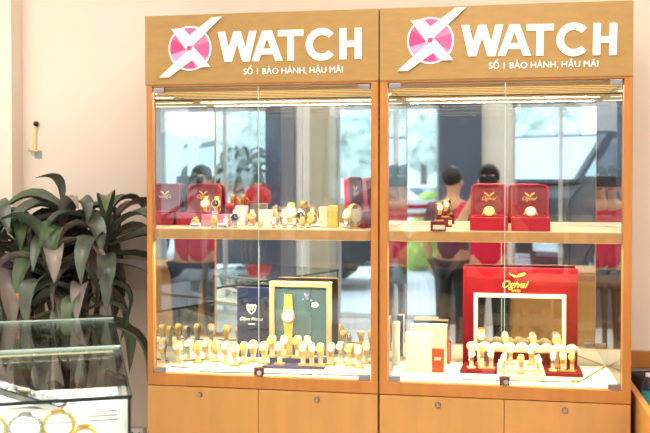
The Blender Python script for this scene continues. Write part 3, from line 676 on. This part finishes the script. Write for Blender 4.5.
for i in range(9):
    f = i / 8; cl.ball((RA.x + .012 + f * (RB.x - RA.x - .024), .267, rz_ + .004), (.022, .010, .018), 2)
cl.box(RA.x + .03, RA.x + .04, .262, .272, .0125, rz_).box(RB.x - .04, RB.x - .03, .262, .272, .0125, rz_)
cl.build('cloud_rail', M['creamfab'], og, True)
zt = ZD + .0128
row([('kw', 471.5, 363), ('kt', 482, 368), ('kg', 491, 364)], zt, 'on left tray of red display', 'watches on the left red tray', y=.222, sc=.82)
row([('kw', 553, 365.5), ('kg', 562.5, 368.5), ('kd', 572, 366)], zt, 'on right tray of red display', 'watches on the right red tray', y=.222, sc=.82)
row([('kg', 510.5, 365), ('kg', 531, 365)], ZD + .0268, 'on cream step of red display', 'watches on the cream step', y=.236, sc=.82)
row([('kw', 504, 374), ('kd', 521, 375), ('kw', 538, 374)], ZD + .0138, 'along cream pedestal front', 'watches on the cream pedestal', y=.142, sc=.82)
for kind, px, lab in (('ko', 481, 'orange-gold watch rising behind the left end of the white cloud rail'), ('kt', 505, 'rose-gold watch rising behind the rail, left of the mirror centre'), ('kt', 533, 'rose-gold watch rising behind the rail, right of the mirror centre'), ('kt', 556.5, 'rose-gold watch rising behind the right end of the white rail')):
    o = proto(kind); c = o[0] if not o[1] else copy_tree(o[0]); o[1] = True
    onstep = 497 < px < 545
    c.location = (PY(px, 350, .30).x, .298, (ZD + .0268) if onstep else zt + .0002); c.rotation_euler = (0, 0, 0); c.scale = (.95,) * 3 if onstep else (1.12,) * 3
    tag(c, lab, 'watch', 'tall watches behind the cloud rail')
# cream boxes and orange card on the left of that deck
carton(405.5, 432, 334, 372, .05, M['cream'], 'large cream box standing left of the orange card', ZD)
carton(411, 446.5, 325, 364.5, .05, M['ivory'], 'ivory box standing behind the large cream box', ZD)
carton(394.5, 398.5, 323, 366, .05, M['cream'], 'narrow cream box against the left side of the right cabinet', ZD)
oc = thing('gift_card_box', 'orange-red upright card box with white print beside the cream box', 'card box', (0, 0, ZD + .0005))
A, B = PZ(430.5, 372.5, ZD), PZ(444, 372.5, ZD); h = PY(437, 349, A.y).z - ZD
MB().box(A.x, B.x, A.y, A.y + .018, 0, h, .001).build('card_body', M['orange'], oc)
MB().box(A.x + .014, B.x - .010, A.y - .0008, A.y - .0001, h * .60, h * .635).box(A.x + .012, B.x - .012, A.y - .0008, A.y - .0001, h * .53, h * .56).build('white_print', M['whitep'], oc)
o = tag(MB().box(0, .010, 0, .03, 0, .075, .001).build('small_orange_box', M['orange']), 'thin orange box behind the right edge of the ivory box', 'box'); p = PZ(447.5, 364, ZD); o.location = (p.x, p.y, ZD + .0005)
pen(581, 380, 604, 366.5, 'long cream tweezers lying at the right front of the lower right shelf', M['creamfab'])
rg = thing('coiled_bracelet', 'small gold bracelet lying by the tip of the cream tweezers', 'bracelet', tuple(PZ(575, 382.5, ZD).xy) + (ZD + .0005,))
MB().tube([(.013 * cos(2 * pi * i / 20), .009 * sin(2 * pi * i / 20), .0035) for i in range(20)], .003, n=8, closed=True).build('links', M['goldo'], rg, True)
MB().box(-.004, .004, -.013, -.007, 0, .007, .001).build('clasp', M['gold'], rg)

# ------------------------------------------------------------------ left glass counter
AC = radians(25)
A0 = PZ(131, 395, 1.05)
gc = thing('glass_counter', 'glass topped watch counter with pale green edges in the left corner', 'glass counter', (A0.x, A0.y, 0), AC)
L, Dp, zt, zd = .60, 1.22, 1.05, .925
MB().box(-L, 0, 0, .632, zt - .008, zt, .0008).build('top_glass', M['cglass'], gc)
MB().box(-L, 0, .636, Dp, zt - .008, zt, .0008).build('top_glass', M['cglass'], gc)
MB().box(-L, .0015, .626, .642, zt - .009, zt + .004, .001).build('middle_bar', M['gedge'], gc)
MB().box(-L, .0015, Dp - .004, Dp + .008, zt - .010, zt + .002, .001).build('rear_bar', M['gedge'], gc)
MB().box(-L, .002, -.002, 0, zt - .0085, zt + .0005).box(.0003, .0025, -.002, Dp, zt - .0085, zt + .0005).build('top_edge', M['gedgedk'], gc)
MB().box(-L, -.006, .001, .006, zd - .1, zt - .0095).build('front_glass', M['cglass'], gc)
MB().box(-.006, -.001, .006, Dp - .01, zd - .1, zt - .0095).build('end_glass', M['cglass'], gc)
MB().box(-.0075, -.0002, -.0005, .006, 0, zt - .009).build('corner_post', M['black'], gc)
MB().box(-L, -.0065, .0065, .66, zd - .02, zd).build('display_deck', M['whitep'], gc)
MB().box(-L, -.002, .0065, .0195, zd - .1, zd - .021).build('deck_fascia', M['whitep'], gc)
MB().box(-L, -.004, .02, Dp - .01, 0, .60).build('cabinet_base', M['whitep'], gc)
sl = MB()
for i, y in enumerate((.27, .315, .36)):
    sl.box(-.25, -.12, y, y + .012, zd + .0002, zd + .0012).box(-.095, -.02, y, y + .012, zd + .0002, zd + .0012)
sl.build('deck_slots', M['bronze'], gc)
area('counter_light', gc, (-L / 2, .634, zt - .016), L - .06, .012, 5.0, (1, .96, .92), (radians(-32), 0, 0))
MB().box(-L + .02, -.02, .628, .640, zt - .0145, zt - .0095).build('light_strip', M['led'], gc)
cw = Matrix.Translation((A0.x, A0.y, 0)) @ Matrix.Rotation(AC, 4, 'Z')
def on_counter(u, v, z=zd + .0005): return cw @ Vector((u, v, z))
def bangle(u, v, r, m, label, rx=0, rz=0, lean=0, dial=None):
    t = thing('wristwatch', label, 'watch', on_counter(u, v), AC + rz, 'watches in the glass counter')
    mm = Matrix.Translation((0, 0, r * .98)) @ Matrix.Rotation(radians(lean), 4, 'X')
    pts = [(r * 1.1 * cos(2 * pi * i / 28), 0, r * .93 * sin(2 * pi * i / 28)) for i in range(28)]
    bb = MB()
    for i in range(28):
        a = 2 * pi * i / 28
        bb.box(-.0036, .0036, -.0095, .0095, -.0028, .0028, .0008, m=mm @ Matrix.Translation(pts[i]) @ Matrix.Rotation(-a + pi / 2, 4, 'Y'))
    bb.build('bracelet', m, t)
    dm = mm @ Matrix.Translation((0, 0, r * .95)) @ Matrix.Rotation(radians(0), 4, 'X')
    MB().lathe([(.013, -.003), (.0165, 0), (.0165, .003), (.014, .005)], n=24, m=dm).build('case', m, t, True)
    MB().cyl((0, 0, .005), (0, 0, .0056), .013, n=24, m=dm).build('dial', dial or M['dialw'], t)
bangle(-.165, .130, .033, M['gold'], 'gold watch with open bracelet nearest the right end of the glass counter', rz=.25, lean=-16)
bangle(-.240, .115, .034, M['silver'], 'silver watch with open bracelet left of the gold one', rz=-.2, lean=-14, dial=M['dialk'])
bangle(-.320, .125, .033, M['gold'], 'gold watch at the left front of the glass counter', rz=.3, lean=-12)
bangle(-.400, .115, .033, M['silver'], 'silver watch beyond the gold one at the left frame edge', rz=-.1, lean=-12)
bangle(-.420, .46, .040, M['silver'], 'larger steel watch upright deep inside the glass counter', rz=.6, lean=-10, dial=M['dialk'])
bangle(-.475, .40, .040, M['silver'], 'steel watch half out of view deep inside the glass counter', rz=-.3, lean=-8)
bangle(-.105, .040, .024, M['gold'], 'small gold watch right up against the front glass', rz=0, lean=-30)
tr = thing('ramp_stand', 'white triangular ramp stand with gold watches inside the glass counter', 'watch stand', on_counter(-.29, .46), AC - .35)
rb = MB()
for s in (-.0, .05):
    rb.prism([(-.13, 0), (-.12, .075), (.13, .006), (.13, 0), (.09, 0), (-.10, .052), (-.105, 0)], lambda u, v, s=s: (u, s, v), lambda u, v, s=s: (u, s + .006, v))
rb.build('ramp_frame', M['whitep'], tr)
MB().prism([(-.12, .075), (.13, .006), (.13, .010), (-.12, .079)], lambda u, v: (u, -.001, v), lambda u, v: (u, .057, v)).build('ramp_top', M['black'], tr)
for i, (u, lab) in enumerate(((-.085, 'gold watch near the top of the white ramp stand'), (.02, 'gold watch halfway down the white ramp stand'))):
    t = thing('wristwatch', lab, 'watch', on_counter(0, 0), AC - .35, 'watches on the white ramp')
    base = Matrix.Translation(on_counter(-.29, .46)) @ Matrix.Rotation(AC - .35, 4, 'Z')
    t.location = base @ Vector((u, .028, .0445 - .276 * (u + .0) + .003)); t.rotation_euler = (0, radians(15.4), AC - .35)
    MB().tube([(-.03, 0, .001), (-.01, 0, .003), (.012, 0, .003), (.032, 0, .001)], .002, n=8).build('bracelet', M['gold'], t)
    MB().lathe([(.012, 0), (.015, .002), (.013, .006)], n=20).build('case', M['gold'], t, True)
    MB().cyl((0, 0, .006), (0, 0, .0066), .011, n=20).build('dial', M['dialw'], t)
nb = thing('watch_case_box', 'navy box lying on the white deck inside the glass counter', 'box', on_counter(-.40, .33), AC + .05)
MB().box(-.05, .05, -.035, .035, 0, .022, .002).build('box_body', M['navyfab'], nb); MB().box(-.051, .051, -.036, .036, .0225, .036, .002).build('box_lid', M['navyfab'], nb)

# ------------------------------------------------------------------ potted plant
def dracaena(loc, label, seed, heads, pot_r=.14, pot_h=.30, mats=None, dens=1.0, group=None, clamp=None, emin=-2, emax=72):
    rnd = random.Random(seed)
    t = thing('potted_plant', label, 'plant', loc, group=group)
    MB().lathe([(pot_r * .72, 0), (pot_r * .8, .02), (pot_r, pot_h * .92), (pot_r * 1.06, pot_h * .94), (pot_r * 1.06, pot_h), (pot_r * .94, pot_h), (pot_r * .92, pot_h - .03)], n=28).build('pot', M['pot'], t, True)
    MB().cyl((0, 0, pot_h - .031), (0, 0, pot_h - .022), pot_r * .915, n=24).build('soil', M['soil'], t)
    fb = MB(); bm = fb.bm
    lo_, hi_ = emin, emax
    for hx, hy, hz, n, Lm, *own in heads:
        emin, emax = own if own else (lo_, hi_)
        pts = [(hx * .25 * 1, hy * .25, pot_h - .025), (hx * .4, hy * .4, pot_h + (hz - pot_h) * .4), (hx * .85, hy * .85, pot_h + (hz - pot_h) * .8), (hx, hy, hz)]
        MB().tube(pts, .013, n=10).build('stem', M['stem'], t, True)
        for i in range(int(n * dens)):
            az = i * 2.399 + hx * 40 + rnd.uniform(-.5, .5); f = i / max(1, n - 1)
            el = radians(emin + (emax - emin) * f ** 1.2 + rnd.uniform(-10, 10)); Ln = Lm * rnd.uniform(.8, 1.15) * (1 - .25 * f); wd = Lm * rnd.uniform(.16, .225)
            z0 = hz - .10 * (1 - f) + .03 * f
            p = Vector((hx, hy, z0)); N = 11; prev = None; mi = rnd.choice([0, 0, 0, 1, 2, 2]); tip = rnd.random() < .12
            droop = rnd.uniform(1.7, 3.1) / N; bc = rnd.uniform(.28, .6)
            side = Vector((-sin(az), cos(az), 0)); roll = rnd.uniform(-.35, .35)
            for k in range(N + 1):
                s = k / N
                d = Vector((cos(az) * cos(el), sin(az) * cos(el), sin(el)))
                nrm = side.cross(d) * -1
                sd = (side * cos(roll) + nrm * sin(roll))
                wv = wd * (.25 + .75 * min(1, s / .42)) * (1 - max(0, (s - .42) / .58) ** 1.6) + .0012
                up_ = nrm * (wv * .28)
                q = [bm.verts.new(p - sd * wv * .5 + up_), bm.verts.new(p - sd * wv * .24 + up_ * .3), bm.verts.new(p), bm.verts.new(p + sd * wv * .24 + up_ * .3), bm.verts.new(p + sd * wv * .5 + up_)]
                if prev:
                    for j in range(4):
                        fc = bm.faces.new((prev[j], prev[j + 1], q[j + 1], q[j])); fc.material_index = 3 if (tip and s > .93) else mi; fc.smooth = True
                prev = q; p = p + d * (Ln / N); el -= droop * (.2 + 1.7 * math.exp(-((s - bc) / .26) ** 2)) * (1 if el > radians(-84) else 0)
    if clamp:
        for v in bm.verts:
            clamp(v, Vector(loc))
    me = bpy.data.meshes.new('foliage'); bm.to_mesh(me); bm.free()
    for m in (mats or [M['leaf'], M['leafb'], M['leafm'], M['leaftip']]): me.materials.append(m)
    o = bpy.data.objects.new('foliage', me); COL.objects.link(o); o.parent = t
    return t
CI = cw.inverted()
def keep_clear(v, o):         # leaves rest against the wall, the cabinet side and the back of the counter
    w = v.co + o
    if w.x > -1.203 and w.y > -.03: w.x = -1.203 - random.uniform(0, .004)
    ym = (.345 if w.x < -1.90 else .438); 
    if w.y > ym: w.y = ym - random.uniform(0, .004)
    c = CI @ w
    if c.z < 1.20 and c.x < .03 and -.1 < c.y < Dp + .045:
        if c.x > -.05 and c.y < Dp - .05: c.x = .031
        else: c.y = Dp + .045 + random.uniform(0, .004)
        w = cw @ c
    v.co = w - o
plant = dracaena((-1.60, .17, 0), 'tall dark green broad-leaved plant drooping behind the glass counter', 11,
                 [(-.02, .03, 1.43, 3, .28, 66, 86), (0, .05, 1.36, 20, .40), (-.20, .02, 1.30, 20, .40), (.15, .06, 1.33, 20, .42), (-.02, -.05, 1.22, 18, .42), (-.28, -.06, 1.34, 16, .36), (.10, -.02, 1.08, 18, .38), (-.14, .0, 1.06, 15, .38)], emin=-5, emax=64, pot_r=.12, clamp=keep_clear)

# wall hook, power strip
hk = thing('wall_hook', 'black wall knob with a yellow strap and little clear hook below', 'wall hook', (PY(37.5, 124, YB).x, YB, PY(37.5, 124, YB).z))
MB().ball((0, -.013, 0), .0115, 2).cyl((0, -.012, 0), (0, -.0005, 0), .005).build('knob', M['black'], hk, True)
MB().tube([(0, -.012, -.006), (-.006, -.009, -.03), (-.010, -.007, -.07), (-.008, -.007, -.105)], 0, n=8, flat=(.004, .0014)).build('strap', M['yellow'], hk)
MB().box(-.032, .022, -.022, -.0005, -.116, -.110, .001).box(-.012, .020, -.003, -.0005, -.145, -.1165).build('clear_hook', M['clearp'], hk)
MB().tube([(-.034, -.02, -.104), (-.024, -.022, -.108), (-.008, -.022, -.109), (.012, -.022, -.114)], .0025, n=8).build('brass_pin', M['goldo'], hk)
a = PY(139, 430, YB)
ps = thing('power_strip', 'white wall power strip low between the counter and the left cabinet', 'power strip', (a.x - .005, YB, a.z))
MB().box(-.03, .035, -.03, -.0005, -.03, .014, .003).build('casing', M['whitep'], ps)
for dx in (-.012, .018): MB().cyl((dx, -.031, -.004), (dx, -.0295, -.004), .004, n=12).build('socket_hole', M['black'], ps)

# ------------------------------------------------------------------ right wooden counter with bottle
rc = thing('wooden_counter', 'low open-topped wooden counter at the right frame edge', 'counter', (0, 0, 0))
MB().box(.478, .500, -.35, .405, 0, .84, .001).build('side_board', M['woodd'], rc)
MB().box(.478, 1.5, .425, .448, .853, .913, .001).box(.478, 1.5, .425, .448, 0, .79, .001).build('back_board', M['wood'], rc)
MB().box(.5005, 1.5, -.35, -.33, 0, .84, .001).build('front_board', M['woodd'], rc)
MB().box(.5005, 1.5, -.3295, .424, .73, .75).build('inner_shelf', M['counterwood'], rc)
b0 = PZ(648, 409, .75); b0.z = .7505
bt = thing('water_bottle', 'clear plastic water bottle with teal label in the wooden counter', 'bottle', b0, scale=.68)
MB().lathe([(.030, 0), (.032, .006), (.032, .10), (.030, .125), (.014, .155), (.0125, .165)], n=24).build('bottle_body', M['clearp'], bt, True)
MB().lathe([(.0326, .03), (.0328, .032), (.0328, .085), (.0326, .087)], n=24).build('bottle_label', M['tealp'], bt, True)
MB().lathe([(.0145, .1655), (.0145, .182), (.012, .184)], n=20).build('bottle_cap', M['whitep'], bt, True)
o = tag(MB().box(-.05, .05, -.05, .05, 0, .10, .012).build('cloth_pouch', M['cloth']), 'dark cloth pouch beside the water bottle', 'pouch'); o.location = (.560, .34, .7505); o.rotation_euler = (0, 0, .3)
o = tag(MB().box(-.04, .04, -.06, .06, 0, .045, .006).build('blue_pouch', M['bluep']), 'blue pouch lying before the water bottle', 'pouch'); o.location = (b0.x + .10, b0.y - .12, .7505)

# ------------------------------------------------------------------ people (seen in the cabinet mirrors)
def skin_mesh(name, verts, edges, radii, m, parent, sub=2, root=0):
    me = bpy.data.meshes.new(name); me.from_pydata([Vector(v) for v in verts], edges, [])
    o = bpy.data.objects.new(name, me); COL.objects.link(o)
    md = o.modifiers.new('s', 'SKIN'); me.skin_vertices[0].data[root].use_root = True
    for i, r in enumerate(radii):
        r = r if isinstance(r, tuple) else (r, r); me.skin_vertices[0].data[i].radius = r
    sb = o.modifiers.new('d', 'SUBSURF'); sb.levels = sub; sb.render_levels = sub
    dg = bpy.context.evaluated_depsgraph_get(); dg.update()
    nm = bpy.data.meshes.new_from_object(o.evaluated_get(dg)); o.modifiers.clear(); o.data = nm
    nm.materials.clear(); nm.materials.append(m)
    for p_ in nm.polygons: p_.use_smooth = True
    o.parent = parent; return o
def person(loc, rz, label, shirt, arms, hgt=1.0):
    t = thing('person', label, 'person', loc, rz, scale=hgt)
    V, Ed, R = [], [], []
    def chain(pts, start=None):
        prev = start
        for p_, r in pts:
            V.append(p_); R.append(r); i = len(V) - 1
            if prev is not None: Ed.append((prev, i))
            prev = i
        return prev
    pel = chain([((0, 0, .93), (.15, .10))])
    top = chain([((0, 0, 1.08), (.135, .095)), ((0, .01, 1.25), (.16, .105)), ((0, .01, 1.38), (.13, .085))], pel)
    chest = top
    chain([((0, .005, 1.46), .055), ((0, -.01, 1.53), .06), ((0, -.015, 1.60), (.078, .092)), ((0, -.012, 1.67), (.070, .085))], top)
    for s in (-1, 1):
        chain([((s * .095, 0, .86), .085), ((s * .10, -.01, .50), .058), ((s * .105, .015, .11), .042), ((s * .115, -.10, .04), .038)], pel)
        el, wr = arms[0 if s < 0 else 1]
        w = chain([((s * .185, .01, 1.37), .06), (el, .045), (wr, .030)], chest)
        d = (Vector(wr) - Vector(el)).normalized(); sd = Vector((-s, 0, 0)) * .9 + Vector((0, -.3, 0)); sd = (sd - d * sd.dot(d)).normalized()
        palm = chain([(tuple(Vector(wr) + d * .05), .026)], w)
        pc = Vector(V[palm]); lat = d.cross(sd).normalized()
        for f, (off, ln) in enumerate(((-.026, .065), (-.009, .075), (.009, .070), (.026, .055))):
            k1 = pc + lat * off + d * .03; chain([(tuple(k1), .009), (tuple(k1 + d * ln * .5 + sd * .012), .008), (tuple(k1 + d * ln * .75 + sd * .035), .0075)], palm)
        th = pc - lat * .03 + sd * .02; chain([(tuple(th), .010), (tuple(th + d * .03 + sd * .025), .009)], palm)
    body = skin_mesh('body', V, Ed, R, M['skin'], t)
    # clothes follow the same joints, a little thicker
    sv, se, sr = [(0, 0, .86), (0, 0, 1.08), (0, .01, 1.25), (0, .01, 1.385)], [(0, 1), (1, 2), (2, 3)], [(.168, .122), (.155, .115), (.178, .125), (.142, .10)]
    for s in (-1, 1):
        el, wr = arms[0 if s < 0 else 1]; b = len(sv); sv += [(s * .19, .01, 1.375), tuple(Vector((s * .19, .01, 1.375)).lerp(Vector(el), .72))]; se += [(3, b), (b, b + 1)]; sr += [.078, .068]
    skin_mesh('shirt', sv, se, sr, shirt, t)
    pv, pe, pr = [(0, 0, .93)], [], [(.162, .115)]
    for s in (-1, 1):
        b = len(pv); pv += [(s * .097, 0, .84), (s * .10, -.01, .50), (s * .105, .015, .09)]; pe += [(0, b), (b, b + 1), (b + 1, b + 2)]; pr += [.098, .074, .062]
    skin_mesh('trousers', pv, pe, pr, M['trouser'], t)
    MB().lathe([(.172, 0), (.174, .002), (.174, .034), (.172, .036)], n=28, m=Matrix.Translation((0, 0, .845)) @ Matrix.Diagonal((1, .76, 1, 1))).build('belt', M['black'], t)
    for s in (-1, 1): MB().ball((s * .115, -.06, .045), (.05, .13, .045), 2).build('shoe', M['black'], t, True)
    hb = MB().ball((0, .012, 1.655), (.090, .105, .095), 3)
    for v in list(hb.bm.verts):
        if v.co.z < 1.63 and v.co.y < .0: v.co.y = max(v.co.y, -.02); v.co.z = max(v.co.z, 1.60)
        if v.co.y < -.06: v.co.y = -.06 - (v.co.y + .06) * .2 ; v.co.z = max(v.co.z, 1.675)
        v.co += Vector((random.uniform(-1, 1), random.uniform(-1, 1), random.uniform(-1, 1))) * .004
    hb.build('hair', M['hair'], t, True)
    fm = MB()
    for s in (-1, 1): fm.ball((s * .03, -.098, 1.615), (.012, .006, .006), 2)
    fm.build('eyes', M['black'], t); MB().ball((0, -.108, 1.585), (.013, .018, .022), 2).build('nose', M['skin'], t, True)
    MB().ball((0, -.098, 1.545), (.024, .006, .006), 2).build('mouth', M['shirtp'], t, True)
    for s in (-1, 1): MB().ball((s * .082, -.01, 1.595), (.010, .02, .03), 2).build('ear', M['skin'], t, True)
    return t
person((.005, -3.33, 0), pi, 'person in a crimson shirt raising a camera, mirrored behind the red boxes', M['shirtr'],
       [((-.25, -.14, 1.22), (-.085, -.15, 1.53)), ((.25, -.14, 1.22), (.085, -.15, 1.53))], .955)
pc = thing('photo_camera', 'black camera held up to the face of the person in crimson', 'camera', (0, -3.155, 1.535))
MB().box(-.065, .065, -.03, .025, -.045, .04, .006).box(-.022, .022, -.028, .02, .0405, .062, .004).build('camera_body', M['black'], pc)
MB().cyl((0, .0255, 0), (0, .045, 0), .032, n=28).build('lens_barrel', M['black'], pc, True)
yx = -3.95
person((RX(453, yx), yx, 0), .5, 'person in a dusty pink shirt seen from behind, looking out to the street', M['shirtp'],
       [((-.26, .03, 1.10), (-.27, -.06, .86)), ((.26, .03, 1.10), (.27, -.06, .86))], .95)

# ------------------------------------------------------------------ shop furniture and street seen in the mirrors
def shop_counter(x0, x1, y0, y1, h, label):
    t = thing('shop_counter', label, 'counter', ((x0 + x1) / 2, (y0 + y1) / 2, 0)); w, d = (x1 - x0) / 2, (y1 - y0) / 2
    MB().box(-w, w, -d, d, .06, h - .03, .004).build('counter_body', M['counterwood'], t); MB().box(-w - .015, w + .015, -d - .015, d + .015, h - .0295, h, .003).build('counter_top', M['edge'], t)
    MB().box(-w + .03, w - .03, -d + .03, d - .03, 0, .0595).build('plinth', M['black'], t)
    for i in range(3): MB().box(-w + .04 + i * (2 * w - .08) / 3, -w + .02 + (i + 1) * (2 * w - .08) / 3, d + .0003, d + .012, .12, h - .08, .002).build('door', M['woodd'], t)
shop_counter(.10, 1.75, -4.3, -3.75, .80, 'brown wooden shop counter mirrored in the ivory framed mirror')
lt = thing('hanging_lantern', 'round red lantern hanging near the shop window, mirrored above white boxes', 'lantern', (RX(258, -4.6), -4.6, PY(258, 197, .78 + 4.6).z))
MB().lathe([(.03, -.115), (.07, -.105), (.115, -.06), (.13, 0), (.115, .06), (.07, .105), (.03, .115)], n=24).build('lantern_shade', M['red'], lt, True)
MB().lathe([(.034, .1155), (.034, .13), (.02, .132)], n=16).build('cap', M['gold'], lt); MB().cyl((0, 0, .132), (0, 0, ZC - lt.location.z), .003, n=8).build('cord', M['black'], lt)

def car(loc, rz, label, paint, L=4.3, Wd=1.75, prof=None, glassz=(.92, 1.38), group=None, cabin=None, name='car'):
    t = thing(name, label, 'car', loc, rz, group)
    prof = prof or [(-L / 2, .35), (-L / 2 + .03, .72), (-L / 2 + .25, .90), (-.55 * 1 - .45, .98), (L / 2 - .1, .98), (L / 2, .80), (L / 2, .35)]
    def pr(p, w, nm, m, par, bev=.05):
        b = MB().prism(p, lambda u, v: (u, -w / 2, v), lambda u, v: (u, w / 2, v))
        bmesh.ops.bevel(b.bm, geom=list(b.bm.edges), offset=bev, segments=2, affect='EDGES'); return b.build(nm, m, par, True)
    pr([(u, max(v, .28)) for u, v in prof], Wd, 'car_body', paint, t)
    cab = cabin or [(-.95, .97), (-.25, 1.42), (1.1, 1.44), (1.85, .97)]
    pr(cab, Wd - .22, 'cabin_roof', paint, t, .04)
    z0, z1 = cab[0][1], cab[1][1]
    def lerp(a, b, f): return (a[0] + (b[0] - a[0]) * f, a[1] + (b[1] - a[1]) * f)
    g = MB(); w = (Wd - .22) / 2 + .006
    A, B, C_, D = cab; q = [lerp(A, B, .15), lerp(A, B, .86), lerp(D, C_, .86), lerp(D, C_, .15)]
    q = [(u + (.12 if i < 2 else -.12), v) for i, (u, v) in enumerate(q)]
    for s in (-1, 1): g.prism(q, lambda u, v, s=s: (u, s * w, v), lambda u, v, s=s: (u, s * (w + .006), v))
    g.build('side_windows', M['carglass'], t)
    g = MB()
    p0, p1 = lerp(A, B, .08), lerp(A, B, .93); n = Vector((-(p1[1] - p0[1]), p1[0] - p0[0])).normalized() * .012
    g.prism([(p0[0], p0[1]), (p1[0], p1[1]), (p1[0] + n.x, p1[1] + n.y), (p0[0] + n.x, p0[1] + n.y)], lambda u, v: (u, -w + .07, v), lambda u, v: (u, w - .07, v))
    g.build('windscreen', M['carglass'], t)
    for x in (-L / 2 + .82, L / 2 - .85):
        for s in (-1, 1):
            wh = MB().cyl((x, s * (Wd / 2 - .19), .33), (x, s * (Wd / 2 + .01), .33), .33, n=28).build('wheel', M['tyre'], t, True)
            rim = MB()
            for k in range(6): rim.box(-.035, .035, Wd / 2 + .011, Wd / 2 + .02, 0, .22, m=Matrix.Translation((x, 0, .33)) @ Matrix.Rotation(k * pi / 3, 4, 'Y') if s > 0 else Matrix.Translation((x, 0, .33)) @ Matrix.Diagonal((1, -1, 1, 1)) @ Matrix.Rotation(k * pi / 3, 4, 'Y'))
            rim.build('rim', M['chrome'], wh)
    for s in (-1, 1): MB().box(-L / 2 - .012, -L / 2 + .10, s * (Wd / 2 - .3) - .2, s * (Wd / 2 - .3) + .2, .62, .74, .02).build('headlight', M['lampglass'], t)
    MB().box(-L / 2 - .02, -L / 2 + .03, -.45, .45, .42, .58, .01).build('grille', M['chrome'], t)
    return t
yc = -9.6
def ground_x(px, y): return RX(px, y)
car((ground_x(247, yc), yc, -.02), 0, 'dark car parked side-on beyond the shop window, mirrored low in the left cabinet', M['carD'])
car((ground_x(345, -16), -16, -.02), .1, 'white car further out in the street behind the dark car', M['carW'])
yv = -9.1
car((ground_x(570, yv - 2.1), yv - 1.7, -.02), radians(-62), 'black van with a large pale windscreen close outside the shop window', M['carK'], 4.8, 1.95,
    prof=[(-2.4, .35), (-2.4, 1.05), (-2.3, 1.30), (-1.85, 1.52), (2.3, 1.52), (2.4, 1.1), (2.4, .35)], cabin=[(-1.95, 1.50), (-.85, 2.22), (2.0, 2.22), (2.3, 1.50)], name='van')
car((5.2, -12.5, -.02), radians(70), 'red car parked in the street right of the black van', M['carR'])
car((ground_x(425, -19), -19, -.02), .05, 'white car far out in the street, mirrored at the left of the right cabinet', M['carW'])
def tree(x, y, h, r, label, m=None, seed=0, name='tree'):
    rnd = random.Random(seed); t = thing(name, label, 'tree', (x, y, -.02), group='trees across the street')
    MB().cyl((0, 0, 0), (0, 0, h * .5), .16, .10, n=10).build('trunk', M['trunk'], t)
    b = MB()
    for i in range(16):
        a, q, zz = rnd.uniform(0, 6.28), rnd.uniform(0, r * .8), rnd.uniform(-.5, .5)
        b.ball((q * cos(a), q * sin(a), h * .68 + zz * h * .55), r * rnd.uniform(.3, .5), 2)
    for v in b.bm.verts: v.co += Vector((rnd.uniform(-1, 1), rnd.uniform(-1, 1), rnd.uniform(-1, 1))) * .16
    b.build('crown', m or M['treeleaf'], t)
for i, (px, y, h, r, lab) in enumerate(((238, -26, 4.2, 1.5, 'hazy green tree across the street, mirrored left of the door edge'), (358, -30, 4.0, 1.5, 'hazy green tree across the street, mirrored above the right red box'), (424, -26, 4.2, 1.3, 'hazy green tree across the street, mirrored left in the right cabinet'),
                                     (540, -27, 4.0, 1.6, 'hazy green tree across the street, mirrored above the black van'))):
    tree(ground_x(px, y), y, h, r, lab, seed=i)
sh = thing('street_shrub', 'yellow-green shrub at the kerb, mirrored above the maroon stands', 'shrub', (ground_x(432, -12), -12, -.02))
b = MB()
for i in range(12): b.ball((random.uniform(-.3, .3), random.uniform(-.25, .25), .55 + random.uniform(-.4, .75)), random.uniform(.18, .3), 2)
for v in b.bm.verts: v.co += Vector((random.uniform(-1, 1), random.uniform(-1, 1), random.uniform(-1, 1))) * .04
b.build('foliage', M['shrub'], sh)
MB().cyl((0, 0, 0), (0, 0, .6), .05).build('stem', M['trunk'], sh)
br = thing('road_barrier', 'red and white striped barrier on the pavement by the shrub', 'barrier', (ground_x(423, -11), -11, -.02))
for i in range(4): MB().box(-.5, .5, -.03, .03, .95 + i * .07, 1.0185 + i * .07).build('bar', M['carR'] if i % 2 == 0 else M['whitep'], br)
for s in (-1, 1): MB().box(s * .45 - .03, s * .45 + .03, -.025, .025, 0, .949).box(s * .45 - .04, s * .45 + .04, -.2, .2, 0, .03).build('leg', M['whitep'], br)
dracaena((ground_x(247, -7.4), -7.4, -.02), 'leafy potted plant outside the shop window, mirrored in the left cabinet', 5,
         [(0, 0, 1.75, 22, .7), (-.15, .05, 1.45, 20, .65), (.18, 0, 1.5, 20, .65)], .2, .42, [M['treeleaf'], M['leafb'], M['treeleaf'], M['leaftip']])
